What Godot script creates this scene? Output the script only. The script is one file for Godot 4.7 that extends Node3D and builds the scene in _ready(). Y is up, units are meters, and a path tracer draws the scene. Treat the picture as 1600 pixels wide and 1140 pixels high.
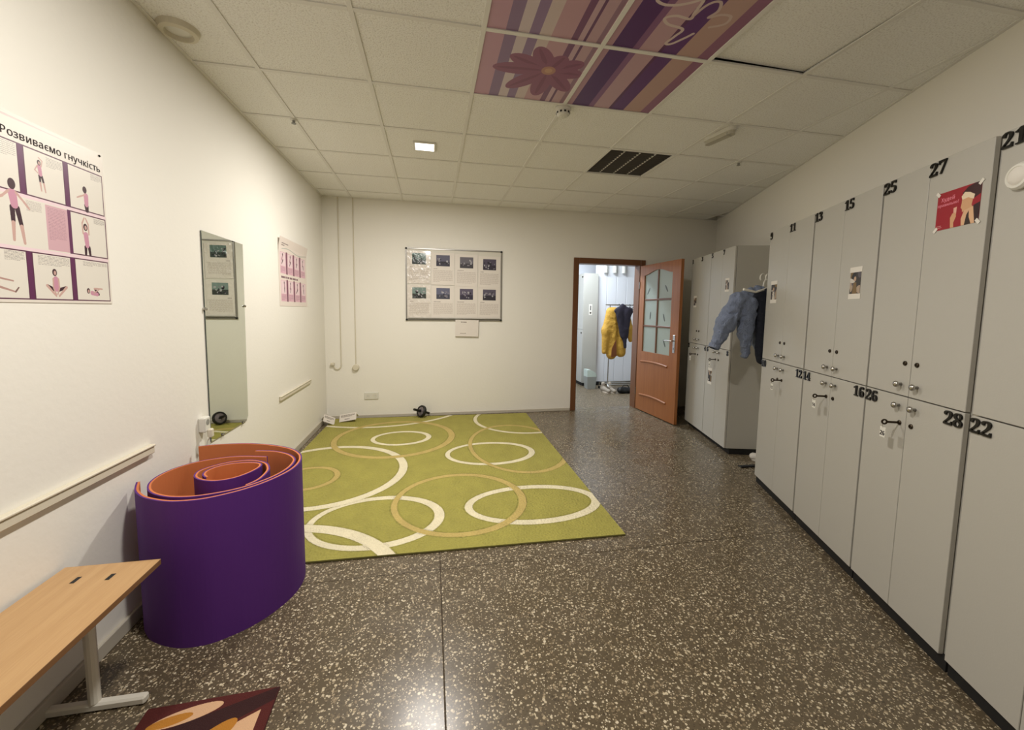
extends Node3D

const H := 2.725
const WALL_SLOPE := -0.376     # right wall: x = WALL_X0 + WALL_SLOPE * z
const WALL_X0 := 5.36
const Z_END := 7.4

var rng := RandomNumberGenerator.new()
var used := {}
var M := {}
var box_cache := {}
var sans: SystemFont
var serif: SystemFont
var sans_plain: SystemFont

# ---------------------------------------------------------------- naming
func numbered(called: String) -> String:
	if not used.has(called):
		used[called] = 0
		return called
	used[called] += 1
	return "%s_%03d" % [called, used[called]]

func thing(called: String, label: String, category: String, at := Vector3.ZERO, turn := 0.0, group := "") -> Node3D:
	var o := Node3D.new()
	o.name = numbered(called)
	add_child(o, true)
	o.position = at
	o.rotation.y = turn
	tag(o, label, category, group)
	return o

func tag(o: Node, label: String, category := "", group := "") -> void:
	o.set_meta("label", label)
	if category != "":
		o.set_meta("category", category)
	if group != "":
		o.set_meta("group", group)

func part(called: String, mesh: Mesh, mat: Material, parent: Node = self, at := Vector3.ZERO, basis := Basis.IDENTITY) -> MeshInstance3D:
	var o := MeshInstance3D.new()
	o.name = numbered(called) if parent == self else called
	o.mesh = mesh
	if mat:
		o.material_override = mat
	o.transform = Transform3D(basis, at)
	parent.add_child(o, true)
	return o

func struct_node(called: String) -> Node3D:
	var o := Node3D.new()
	o.name = called
	o.set_meta("kind", "structure")
	add_child(o, true)
	return o

func structure(called: String, mesh: Mesh, mat: Material, label: String, at := Vector3.ZERO, basis := Basis.IDENTITY) -> MeshInstance3D:
	var o := part(called, mesh, mat, self, at, basis)
	o.set_meta("kind", "structure")
	tag(o, label)
	return o

# ---------------------------------------------------------------- meshes
func begin(smooth := false) -> SurfaceTool:
	var st := SurfaceTool.new()
	st.begin(Mesh.PRIMITIVE_TRIANGLES)
	st.set_smooth_group(0 if smooth else -1)
	return st

func done(st: SurfaceTool) -> ArrayMesh:
	st.generate_normals()
	return st.commit()

func tri(st: SurfaceTool, a: Vector3, b: Vector3, c: Vector3, out: Vector3) -> void:
	if (b - a).cross(c - a).dot(out) > 0.0:
		st.add_vertex(a); st.add_vertex(c); st.add_vertex(b)
	else:
		st.add_vertex(a); st.add_vertex(b); st.add_vertex(c)

func quad(st: SurfaceTool, a: Vector3, b: Vector3, c: Vector3, d: Vector3, out: Vector3) -> void:
	tri(st, a, b, c, out)
	tri(st, a, c, d, out)

func add_box(st: SurfaceTool, c: Vector3, s: Vector3, bev := 0.002, basis := Basis.IDENTITY) -> void:
	var h := s * 0.5
	var b: float = minf(bev, minf(h.x, minf(h.y, h.z)) * 0.9)
	var f := func(sx: float, sy: float, sz: float, ax: int) -> Vector3:
		var v := Vector3(h.x - b, h.y - b, h.z - b)
		v[ax] += b
		return c + basis * Vector3(v.x * sx, v.y * sy, v.z * sz)
	for ax in 3:
		var u := (ax + 1) % 3
		var w := (ax + 2) % 3
		for s0: float in [-1.0, 1.0]:
			var q := []
			for p in [[-1.0, -1.0], [1.0, -1.0], [1.0, 1.0], [-1.0, 1.0]]:
				var sg := Vector3.ZERO
				sg[ax] = s0; sg[u] = p[0]; sg[w] = p[1]
				q.append(f.call(sg.x, sg.y, sg.z, ax))
			var o := Vector3.ZERO
			o[ax] = s0
			quad(st, q[0], q[1], q[2], q[3], basis * o)
	if b <= 0.0:
		return
	for ax in 3:
		var u := (ax + 1) % 3
		var w := (ax + 2) % 3
		for su: float in [-1.0, 1.0]:
			for sw: float in [-1.0, 1.0]:
				var lo := Vector3.ZERO
				var hi := Vector3.ZERO
				lo[ax] = -1.0; lo[u] = su; lo[w] = sw
				hi[ax] = 1.0; hi[u] = su; hi[w] = sw
				var o := Vector3.ZERO
				o[u] = su; o[w] = sw
				quad(st, f.call(lo.x, lo.y, lo.z, u), f.call(hi.x, hi.y, hi.z, u), f.call(hi.x, hi.y, hi.z, w), f.call(lo.x, lo.y, lo.z, w), basis * o)
	for sx: float in [-1.0, 1.0]:
		for sy: float in [-1.0, 1.0]:
			for sz: float in [-1.0, 1.0]:
				tri(st, f.call(sx, sy, sz, 0), f.call(sx, sy, sz, 1), f.call(sx, sy, sz, 2), basis * Vector3(sx, sy, sz))

func box(s: Vector3, bev := 0.002) -> ArrayMesh:
	var key := [s, bev]
	if not box_cache.has(key):
		var st := begin()
		add_box(st, Vector3.ZERO, s, bev)
		box_cache[key] = done(st)
	return box_cache[key]

# polygon in (x, y), extruded along z from z0 to z1, moved by xf
func add_prism(st: SurfaceTool, poly: PackedVector2Array, z0: float, z1: float, xf := Transform3D.IDENTITY) -> void:
	var idx := Geometry2D.triangulate_polygon(poly)
	for k in range(0, idx.size(), 3):
		for zz in [[z0, minf(z0 - z1, 0.0) * -1.0], [z1, 0.0]]:
			var z: float = zz[0]
			var o := Vector3(0, 0, 1.0 if z == maxf(z0, z1) else -1.0)
			var a := poly[idx[k]]
			var b := poly[idx[k + 1]]
			var c := poly[idx[k + 2]]
			tri(st, xf * Vector3(a.x, a.y, z), xf * Vector3(b.x, b.y, z), xf * Vector3(c.x, c.y, z), xf.basis * o)
	var area := 0.0
	for i in poly.size():
		var p := poly[i]
		var q := poly[(i + 1) % poly.size()]
		area += p.x * q.y - q.x * p.y
	for i in poly.size():
		var p := poly[i]
		var q := poly[(i + 1) % poly.size()]
		var e := q - p
		var n := Vector3(e.y, -e.x, 0) * signf(area)
		quad(st, xf * Vector3(p.x, p.y, z0), xf * Vector3(q.x, q.y, z0), xf * Vector3(q.x, q.y, z1), xf * Vector3(p.x, p.y, z1), xf.basis * n)

func prism(poly: PackedVector2Array, z0: float, z1: float, xf := Transform3D.IDENTITY) -> ArrayMesh:
	var st := begin()
	add_prism(st, poly, z0, z1, xf)
	return done(st)

# profile of (radius, height), turned about y
func add_lathe(st: SurfaceTool, prof: Array, segs := 20, xf := Transform3D.IDENTITY) -> void:
	for i in prof.size() - 1:
		var p: Vector2 = prof[i]
		var q: Vector2 = prof[i + 1]
		var n2 := Vector2(q.y - p.y, -(q.x - p.x))
		for k in segs:
			var a0 := TAU * k / segs
			var a1 := TAU * (k + 1) / segs
			var d0 := Vector3(cos(a0), 0, sin(a0))
			var d1 := Vector3(cos(a1), 0, sin(a1))
			var am := (d0 + d1).normalized()
			var out := xf.basis * (am * n2.x + Vector3(0, n2.y, 0))
			var v := [xf * (d0 * p.x + Vector3(0, p.y, 0)), xf * (d1 * p.x + Vector3(0, p.y, 0)), xf * (d1 * q.x + Vector3(0, q.y, 0)), xf * (d0 * q.x + Vector3(0, q.y, 0))]
			if p.x > 1e-6:
				tri(st, v[0], v[1], v[2], out)
			if q.x > 1e-6:
				tri(st, v[0], v[2], v[3], out)
			if p.x <= 1e-6 and q.x > 1e-6:
				pass

func lathe(prof: Array, segs := 20, xf := Transform3D.IDENTITY, smooth := false) -> ArrayMesh:
	var st := begin(smooth)
	add_lathe(st, prof, segs, xf)
	return done(st)

func add_tube(st: SurfaceTool, path: Array, r: float, segs := 8) -> void:
	var rings := []
	for i in path.size():
		var p: Vector3 = path[i]
		var a: Vector3 = path[maxi(i - 1, 0)]
		var b: Vector3 = path[mini(i + 1, path.size() - 1)]
		var t := (b - a).normalized()
		var ref := Vector3.UP if absf(t.y) < 0.9 else Vector3.RIGHT
		var u := t.cross(ref).normalized()
		if i > 0:
			var pu: Vector3 = rings[i - 1][1]
			u = (pu - t * pu.dot(t)).normalized()
		rings.append([p, u, t.cross(u).normalized(), t])
	for i in rings.size() - 1:
		for k in segs:
			var q := []
			for e in [[i, k], [i, k + 1], [i + 1, k + 1], [i + 1, k]]:
				var rr: Array = rings[e[0]]
				var an: float = TAU * e[1] / segs
				q.append(rr[0] + (rr[1] * cos(an) + rr[2] * sin(an)) * r)
			quad(st, q[0], q[1], q[2], q[3], (q[0] + q[2]) * 0.5 - (rings[i][0] + rings[i + 1][0]) * 0.5)
	for e in [[0, -1.0], [rings.size() - 1, 1.0]]:
		var rr: Array = rings[e[0]]
		for k in segs:
			var a0 := TAU * k / segs
			var a1 := TAU * (k + 1) / segs
			tri(st, rr[0], rr[0] + (rr[1] * cos(a0) + rr[2] * sin(a0)) * r, rr[0] + (rr[1] * cos(a1) + rr[2] * sin(a1)) * r, rr[3] * e[1])

func tube(path: Array, r: float, segs := 8) -> ArrayMesh:
	var st := begin()
	add_tube(st, path, r, segs)
	return done(st)

# a thin sheet whose front (+z) shows the whole texture
func sheet(w: float, h: float, t := 0.002, curl := 0.0) -> ArrayMesh:
	var st := begin()
	var n := 1 if curl == 0.0 else 8
	for i in n:
		var v0 := float(i) / n
		var v1 := float(i + 1) / n
		var z0 := t + curl * pow(maxf(0.0, 1.0 - v0 * 4.0), 2.0)
		var z1 := t + curl * pow(maxf(0.0, 1.0 - v1 * 4.0), 2.0)
		var pts := [[Vector3(-w / 2, h / 2 - v0 * h, z0), Vector2(0, v0)], [Vector3(w / 2, h / 2 - v0 * h, z0), Vector2(1, v0)], [Vector3(w / 2, h / 2 - v1 * h, z1), Vector2(1, v1)], [Vector3(-w / 2, h / 2 - v1 * h, z1), Vector2(0, v1)]]
		for k in [0, 1, 2, 0, 2, 3]:
			st.set_uv(pts[k][1]); st.add_vertex(pts[k][0])
		st.set_uv(Vector2(0.004, 0.004))
		var dz := Vector3(0, 0, -t)
		quad(st, pts[0][0] + dz, pts[1][0] + dz, pts[2][0] + dz, pts[3][0] + dz, Vector3(0, 0, -1))
		quad(st, pts[0][0], pts[3][0], pts[3][0] + dz, pts[0][0] + dz, Vector3(-1, 0, 0))
		quad(st, pts[1][0], pts[2][0], pts[2][0] + dz, pts[1][0] + dz, Vector3(1, 0, 0))
		if i == 0:
			quad(st, pts[0][0], pts[1][0], pts[1][0] + dz, pts[0][0] + dz, Vector3(0, 1, 0))
		if i == n - 1:
			quad(st, pts[2][0], pts[3][0], pts[3][0] + dz, pts[2][0] + dz, Vector3(0, -1, 0))
	return done(st)

func text_mesh(s: String, height: float, font: Font, depth := 0.003) -> TextMesh:
	var t := TextMesh.new()
	t.text = s
	t.font = font
	t.font_size = 48
	t.pixel_size = height / (48 * 0.72)
	t.depth = depth
	t.curve_step = 2.0
	t.horizontal_alignment = HORIZONTAL_ALIGNMENT_CENTER
	t.vertical_alignment = VERTICAL_ALIGNMENT_CENTER
	return t

func smooth_path(pts: Array, sub := 6) -> Array:
	var out := []
	for i in pts.size() - 1:
		var p0: Vector2 = pts[maxi(i - 1, 0)]
		var p1: Vector2 = pts[i]
		var p2: Vector2 = pts[i + 1]
		var p3: Vector2 = pts[mini(i + 2, pts.size() - 1)]
		for k in sub:
			out.append(p1.cubic_interpolate(p2, p0, p3, float(k) / sub))
	out.append(pts[pts.size() - 1])
	return out

# cloth bodies: tapered capsules joined smoothly, meshed as surface nets. bones: [a, b, ra, rb]
func nets(bones: Array, lo: Vector3, hi: Vector3, cell: float, k: float, amp: float, freq: float, flat := 1.0, seed_ := 1) -> ArrayMesh:
	var nx := int((hi.x - lo.x) / cell) + 2
	var ny := int((hi.y - lo.y) / cell) + 2
	var nz := int((hi.z - lo.z) / (cell * flat)) + 2
	var cz := cell * flat
	var noise := FastNoiseLite.new()
	noise.seed = seed_
	noise.frequency = freq
	noise.fractal_octaves = 3
	var g := PackedFloat32Array()
	g.resize(nx * ny * nz)
	for z in nz:
		for y in ny:
			for x in nx:
				var p := Vector3(lo.x + x * cell, lo.y + y * cell, (lo.z + z * cz) / flat)
				var d := 1e3
				for b in bones:
					var a: Vector3 = b[0]
					var ab: Vector3 = b[1] - a
					var t := clampf((p - a).dot(ab) / maxf(ab.length_squared(), 1e-9), 0.0, 1.0)
					var e: float = p.distance_to(a + ab * t) - lerpf(b[2], b[3], t)
					var hh := maxf(k - absf(d - e), 0.0) / k
					d = minf(d, e) - hh * hh * k * 0.25
				if absf(d) < 0.05:
					d += amp * noise.get_noise_3d(p.x, p.y, p.z)
				g[(z * ny + y) * nx + x] = d
	var vid := PackedInt32Array()
	vid.resize(nx * ny * nz)
	vid.fill(-1)
	var st := begin(true)
	var count := 0
	for z in nz - 1:
		for y in ny - 1:
			for x in nx - 1:
				var base := (z * ny + y) * nx + x
				var inside := 0
				for c in 8:
					if g[base + (c & 1) + ((c >> 1) & 1) * nx + (c >> 2) * nx * ny] < 0.0:
						inside += 1
				if inside == 0 or inside == 8:
					continue
				var sum := Vector3.ZERO
				var n := 0
				for c in 8:
					for ax in 3:
						if (c >> ax) & 1:
							continue
						var c2 := c | (1 << ax)
						var d0 := g[base + (c & 1) + ((c >> 1) & 1) * nx + (c >> 2) * nx * ny]
						var d1 := g[base + (c2 & 1) + ((c2 >> 1) & 1) * nx + (c2 >> 2) * nx * ny]
						if (d0 < 0.0) != (d1 < 0.0):
							var t := d0 / (d0 - d1)
							var v := Vector3(c & 1, (c >> 1) & 1, c >> 2)
							v[ax] += t
							sum += v
							n += 1
				sum /= n
				vid[base] = count
				count += 1
				st.add_vertex(lo + Vector3((x + sum.x) * cell, (y + sum.y) * cell, (z + sum.z) * cz))
	var step := [1, nx, nx * ny]
	for z in range(1, nz - 1):
		for y in range(1, ny - 1):
			for x in range(1, nx - 1):
				var base := (z * ny + y) * nx + x
				for ax in 3:
					var s0 := g[base] < 0.0
					var s1: bool = g[base + step[ax]] < 0.0
					if s0 == s1:
						continue
					var u: int = step[(ax + 1) % 3]
					var w: int = step[(ax + 2) % 3]
					var q := [vid[base], vid[base - u], vid[base - u - w], vid[base - w]]
					if s0:
						q = [q[0], q[3], q[2], q[1]]
					for i in [0, 1, 2, 0, 2, 3]:
						st.add_index(q[i])
	st.generate_normals()
	return st.commit()

# ---------------------------------------------------------------- pictures
func canvas(w: int, h: int, col: Color) -> Image:
	var im := Image.create(w, h, false, Image.FORMAT_RGB8)
	im.fill(col)
	return im

func fill_poly(im: Image, pts: PackedVector2Array, col: Color) -> void:
	var y0 := 1e9
	var y1 := -1e9
	for p in pts:
		y0 = minf(y0, p.y)
		y1 = maxf(y1, p.y)
	for y in range(maxi(int(floor(y0)), 0), mini(int(ceil(y1)), im.get_height() - 1) + 1):
		var yc := y + 0.5
		var xs := PackedFloat32Array()
		for i in pts.size():
			var a := pts[i]
			var b := pts[(i + 1) % pts.size()]
			if (a.y <= yc) != (b.y <= yc):
				xs.append(a.x + (yc - a.y) / (b.y - a.y) * (b.x - a.x))
		xs.sort()
		for i in range(0, xs.size() - 1, 2):
			var xa := int(round(xs[i]))
			var xb := int(round(xs[i + 1]))
			if xb > xa:
				im.fill_rect(Rect2i(xa, y, xb - xa, 1), col)

func fill_ellipse(im: Image, c: Vector2, r: Vector2, col: Color, rot := 0.0, n := 28) -> void:
	var p := PackedVector2Array()
	for i in n:
		var a := TAU * i / n
		p.append(c + Vector2(cos(a) * r.x, sin(a) * r.y).rotated(rot))
	fill_poly(im, p, col)

func stroke(im: Image, a: Vector2, b: Vector2, w0: float, w1: float, col: Color) -> void:
	var d := (b - a).normalized()
	var n := Vector2(-d.y, d.x)
	fill_poly(im, PackedVector2Array([a + n * w0 / 2, b + n * w1 / 2, b - n * w1 / 2, a - n * w0 / 2]), col)
	fill_ellipse(im, a, Vector2.ONE * w0 / 2, col, 0.0, 10)
	fill_ellipse(im, b, Vector2.ONE * w1 / 2, col, 0.0, 10)

func print_lines(im: Image, r: Rect2, n: int, col: Color, th: float) -> void:
	for i in n:
		var y := r.position.y + r.size.y * i / n
		var x := r.position.x
		var xe := r.position.x + r.size.x * (1.0 if i < n - 1 else rng.randf_range(0.3, 0.8))
		while x < xe:
			var w := rng.randf_range(0.05, 0.16) * r.size.x
			im.fill_rect(Rect2i(int(x), int(y), maxi(1, int(minf(w, xe - x))), maxi(1, int(th))), col)
			x += w + r.size.x * 0.02

func tex(im: Image) -> ImageTexture:
	im.generate_mipmaps()
	return ImageTexture.create_from_image(im)

func mat(col: Color, rough := 0.6, metal := 0.0) -> StandardMaterial3D:
	var m := StandardMaterial3D.new()
	m.albedo_color = col
	m.roughness = rough
	m.metallic = metal
	return m

func printed(im: Image, rough := 0.55) -> StandardMaterial3D:
	var m := mat(Color.WHITE, rough)
	m.albedo_texture = tex(im)
	return m

func noise_tex(size: int, freq: float, as_normal: bool, strength := 1.0, ramp: Gradient = null, seed_ := 1, oct := 4) -> NoiseTexture2D:
	var n := FastNoiseLite.new()
	n.seed = seed_
	n.frequency = freq
	n.fractal_octaves = oct
	var t := NoiseTexture2D.new()
	t.width = size
	t.height = size
	t.seamless = true
	t.noise = n
	t.as_normal_map = as_normal
	t.bump_strength = strength
	if ramp:
		t.color_ramp = ramp
	return t

func grad(stops: Array) -> Gradient:
	var g := Gradient.new()
	var o := PackedFloat32Array()
	var c := PackedColorArray()
	for s in stops:
		o.append(s[0])
		c.append(s[1])
	g.offsets = o
	g.colors = c
	return g

func triplanar(m: StandardMaterial3D, scale: float, world := true) -> StandardMaterial3D:
	m.uv1_triplanar = true
	m.uv1_world_triplanar = world
	m.uv1_scale = Vector3.ONE * scale
	return m

func wood_image(w: int, h: int, base: Color, dark: Color, light: Color, seed_: int) -> Image:
	var im := canvas(w, h, base)
	var n := FastNoiseLite.new()
	n.seed = seed_
	n.frequency = 0.02
	var fine := FastNoiseLite.new()
	fine.seed = seed_ + 5
	fine.frequency = 0.05
	for y in h:
		for x in w:
			var a := n.get_noise_2d(x * 0.12, y * 1.6) * 0.5 + 0.5
			var b := fine.get_noise_2d(x * 0.25, y * 5.0)
			var c := base.lerp(dark, clampf(a * 0.8 - 0.15, 0, 1)).lerp(light, clampf(b * 0.5, 0, 0.45))
			im.set_pixel(x, y, c)
	return im

func turned(im: Image) -> Image:
	im.rotate_90(CLOCKWISE)
	return im

func terrazzo_image() -> Image:
	var s := 2048
	var im := canvas(s, s, Color8(88, 77, 60))
	var cols := [Color8(186, 172, 146), Color8(166, 150, 122), Color8(138, 122, 98), Color8(118, 104, 82), Color8(80, 68, 52), Color8(204, 192, 168), Color8(126, 112, 90), Color8(70, 60, 47), Color8(194, 180, 152)]
	for i in 80000:
		var r := rng.randf_range(1.5, 3.2) if rng.randf() < 0.76 else rng.randf_range(3.2, 6.2)
		var c := Vector2(rng.randf() * s, rng.randf() * s)
		var n := rng.randi_range(4, 7)
		var off := rng.randf() * TAU
		var st := rng.randf_range(0.6, 1.0)
		var col: Color = cols[rng.randi() % cols.size()]
		var p := PackedVector2Array()
		for k in n:
			var a := off + TAU * k / n
			p.append(Vector2(cos(a), sin(a) * st).rotated(off) * r * rng.randf_range(0.7, 1.15))
		for dx: float in [0.0, -s, s]:
			for dy: float in [0.0, -s, s]:
				var q := c + Vector2(dx, dy)
				if q.x > -20 and q.x < s + 20 and q.y > -20 and q.y < s + 20:
					var pp := PackedVector2Array()
					for v in p:
						pp.append(v + q)
					fill_poly(im, pp, col)
	return im

func make_materials() -> void:
	sans = SystemFont.new()
	sans.font_names = PackedStringArray(["Droid Sans"])
	sans.font_weight = 700
	sans_plain = SystemFont.new()
	sans_plain.font_names = PackedStringArray(["Droid Sans"])
	serif = SystemFont.new()
	serif.font_names = PackedStringArray(["Droid Serif"])
	serif.font_weight = 700

	var wall := mat(Color(0.92, 0.905, 0.865), 0.85)
	wall.normal_enabled = true
	wall.normal_texture = noise_tex(512, 0.03, true, 3.0, null, 3)
	wall.normal_scale = 0.12
	M.wall = triplanar(wall, 1.6)
	var hall := mat(Color(0.88, 0.88, 0.89), 0.5)
	M.hall = hall
	M.slab = mat(Color(0.3, 0.29, 0.27), 0.9)

	var tile := mat(Color(0.955, 0.95, 0.93), 0.95)
	tile.albedo_texture = noise_tex(512, 0.09, false, 1.0, grad([[0.0, Color(0.84, 0.83, 0.81)], [0.30, Color(0.96, 0.955, 0.95)], [0.5, Color.WHITE], [1.0, Color.WHITE]]), 11)
	tile.normal_enabled = true
	tile.normal_texture = noise_tex(512, 0.09, true, 5.0, null, 11)
	tile.normal_scale = 0.4
	M.tile = triplanar(tile, 1.9)
	M.tbar = mat(Color(0.90, 0.89, 0.865), 0.6)
	M.white_plastic = mat(Color(0.86, 0.85, 0.81), 0.4)
	M.grey_plastic = mat(Color(0.55, 0.55, 0.53), 0.45)

	var floor_im := terrazzo_image()
	var fl := mat(Color.WHITE, 0.36)
	fl.albedo_texture = tex(floor_im)
	fl.roughness_texture = noise_tex(512, 0.012, false, 1.0, grad([[0.0, Color(0.62, 0.62, 0.62)], [1.0, Color.WHITE]]), 21)
	fl.roughness_texture_channel = BaseMaterial3D.TEXTURE_CHANNEL_RED
	fl.roughness = 0.34
	M.floor = triplanar(fl, 0.4167)
	var fl2 := mat(Color(1.0, 0.98, 0.96), 0.4)
	fl2.albedo_texture = fl.albedo_texture
	M.floor_hall = triplanar(fl2, 0.4167)
	M.groove = mat(Color(0.26, 0.22, 0.17), 0.9)
	M.baseboard = mat(Color(0.74, 0.71, 0.65), 0.5)

	M.locker = mat(Color(0.69, 0.677, 0.64), 0.42)
	M.locker.normal_enabled = true
	M.locker.normal_texture = noise_tex(256, 0.15, true, 2.0, null, 31)
	M.locker.normal_scale = 0.08
	triplanar(M.locker, 3.0)
	M.locker_edge = mat(Color(0.70, 0.665, 0.60), 0.5)
	M.plinth = mat(Color(0.05, 0.045, 0.04), 0.7)
	M.chrome = mat(Color(0.72, 0.71, 0.69), 0.22, 1.0)
	M.lock = mat(Color(0.24, 0.20, 0.15), 0.3, 0.8)
	M.numeral = mat(Color(0.055, 0.045, 0.035), 0.25, 0.2)
	M.black = mat(Color(0.03, 0.03, 0.032), 0.5)
	M.paper = mat(Color(0.86, 0.84, 0.80), 0.7)
	M.aluminium = mat(Color(0.62, 0.61, 0.59), 0.35, 0.9)
	M.ink = mat(Color(0.10, 0.05, 0.08), 0.7)
	M.mirror = mat(Color(0.86, 0.88, 0.85), 0.015, 1.0)
	M.mirror_edge = mat(Color(0.22, 0.27, 0.24), 0.2)
	M.white_paint = mat(Color(0.84, 0.82, 0.77), 0.5)
	M.cream = mat(Color(0.83, 0.80, 0.72), 0.55)

	var dw := printed(turned(wood_image(512, 512, Color8(158, 100, 54), Color8(124, 72, 36), Color8(178, 120, 72), 41)), 0.38)
	dw.uv1_triplanar = true
	dw.uv1_scale = Vector3(1.4, 0.5, 1.4)
	M.door_wood = dw
	var df := mat(Color8(106, 66, 36), 0.4)
	M.frame_wood = df
	var bw := printed(wood_image(1024, 256, Color8(190, 153, 107), Color8(168, 130, 86), Color8(206, 172, 128), 47), 0.4)
	M.bench_wood = bw
	M.bench_edge = mat(Color8(120, 84, 50), 0.6)
	M.foam_purple = mat(Color8(80, 28, 116), 0.75)
	M.foam_orange = mat(Color8(200, 114, 64), 0.75)
	for f: StandardMaterial3D in [M.foam_purple, M.foam_orange]:
		f.normal_enabled = true
		f.normal_texture = noise_tex(256, 0.2, true, 3.0, null, 51)
		f.normal_scale = 0.12
		triplanar(f, 6.0)
	var glass := mat(Color(0.66, 0.70, 0.66, 0.82), 0.35)
	glass.transparency = BaseMaterial3D.TRANSPARENCY_ALPHA
	M.frosted = glass
	M.etched = mat(Color(0.30, 0.32, 0.30), 0.5)

# ---------------------------------------------------------------- setting
func right_wall_x(z: float) -> float:
	return WALL_X0 + WALL_SLOPE * z

func flat_poly(pts: Array, y0: float, y1: float) -> ArrayMesh:
	# pts are (x, z); extruded in y
	var poly := PackedVector2Array()
	for p: Vector2 in pts:
		poly.append(Vector2(p.x, -p.y))
	return prism(poly, y0, y1, Transform3D(Basis(Vector3(1, 0, 0), Vector3(0, 0, -1), Vector3(0, 1, 0)), Vector3.ZERO))

func build_room() -> void:
	# floor: terrazzo slabs poured between dividing grooves
	var fl := struct_node("floor")
	tag(fl, "brown speckled terrazzo floor with dark dividing joints")
	part("bedding", flat_poly([Vector2(-0.12, -0.14), Vector2(5.6, -0.14), Vector2(5.6, Z_END), Vector2(-0.12, Z_END)], -0.10, -0.006), M.groove, fl)
	var g := 0.002
	for xr in [[-0.02, 1.333 - g], [1.333 + g, 5.5]]:
		for zr in [[-0.14, 3.245 - g], [3.245 + g, 5.9 - g], [5.9 + g, Z_END]]:
			var w: float = xr[1] - xr[0]
			var d: float = zr[1] - zr[0]
			part("slab", box(Vector3(w, 0.02, d), 0.0015), M.floor, fl, Vector3(xr[0] + w / 2, -0.01, zr[0] + d / 2))
	# walls
	structure("wall_left", box(Vector3(0.12, H + 0.2, Z_END + 0.3), 0.0), M.wall, "off-white plastered wall with posters and a mirror", Vector3(-0.06, H / 2 - 0.0, Z_END / 2))
	structure("wall_front", box(Vector3(6.0, H + 0.2, 0.12), 0.0), M.wall, "off-white plastered wall opposite the doorway", Vector3(2.6, H / 2, Z_END + 0.06))
	# right wall, at an angle
	var a := Vector2(right_wall_x(-0.2), -0.2)
	var b := Vector2(right_wall_x(Z_END + 0.1), Z_END + 0.1)
	var nrm := Vector2(1.0, -WALL_SLOPE).normalized() * 0.12
	structure("wall_right", flat_poly([a, b, b + nrm, a + nrm], -0.1, H + 0.1), M.wall, "off-white slanting wall behind the lockers")
	# back wall with the doorway cut out
	var wb := struct_node("wall_back")
	tag(wb, "off-white plastered wall with the doorway and notice board")
	var st := begin()
	var poly := PackedVector2Array([Vector2(-0.1, -0.05), Vector2(3.225, -0.05), Vector2(3.225, 2.075), Vector2(4.215, 2.075), Vector2(4.215, -0.05), Vector2(5.7, -0.05), Vector2(5.7, H + 0.1), Vector2(-0.1, H + 0.1)])
	add_prism(st, poly, -0.14, 0.0)
	part("plaster", done(st), M.wall, wb)
	# skirting
	structure("baseboard_left", box(Vector3(0.016, 0.06, Z_END), 0.003), M.baseboard, "narrow grey skirting along the poster wall", Vector3(0.008, 0.03, Z_END / 2))
	structure("baseboard_back", box(Vector3(3.17, 0.038, 0.014), 0.003), M.baseboard, "narrow grey skirting along the doorway wall", Vector3(0.016 + 1.585, 0.019, 0.007))

	build_ceiling()
	build_hall()

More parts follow.
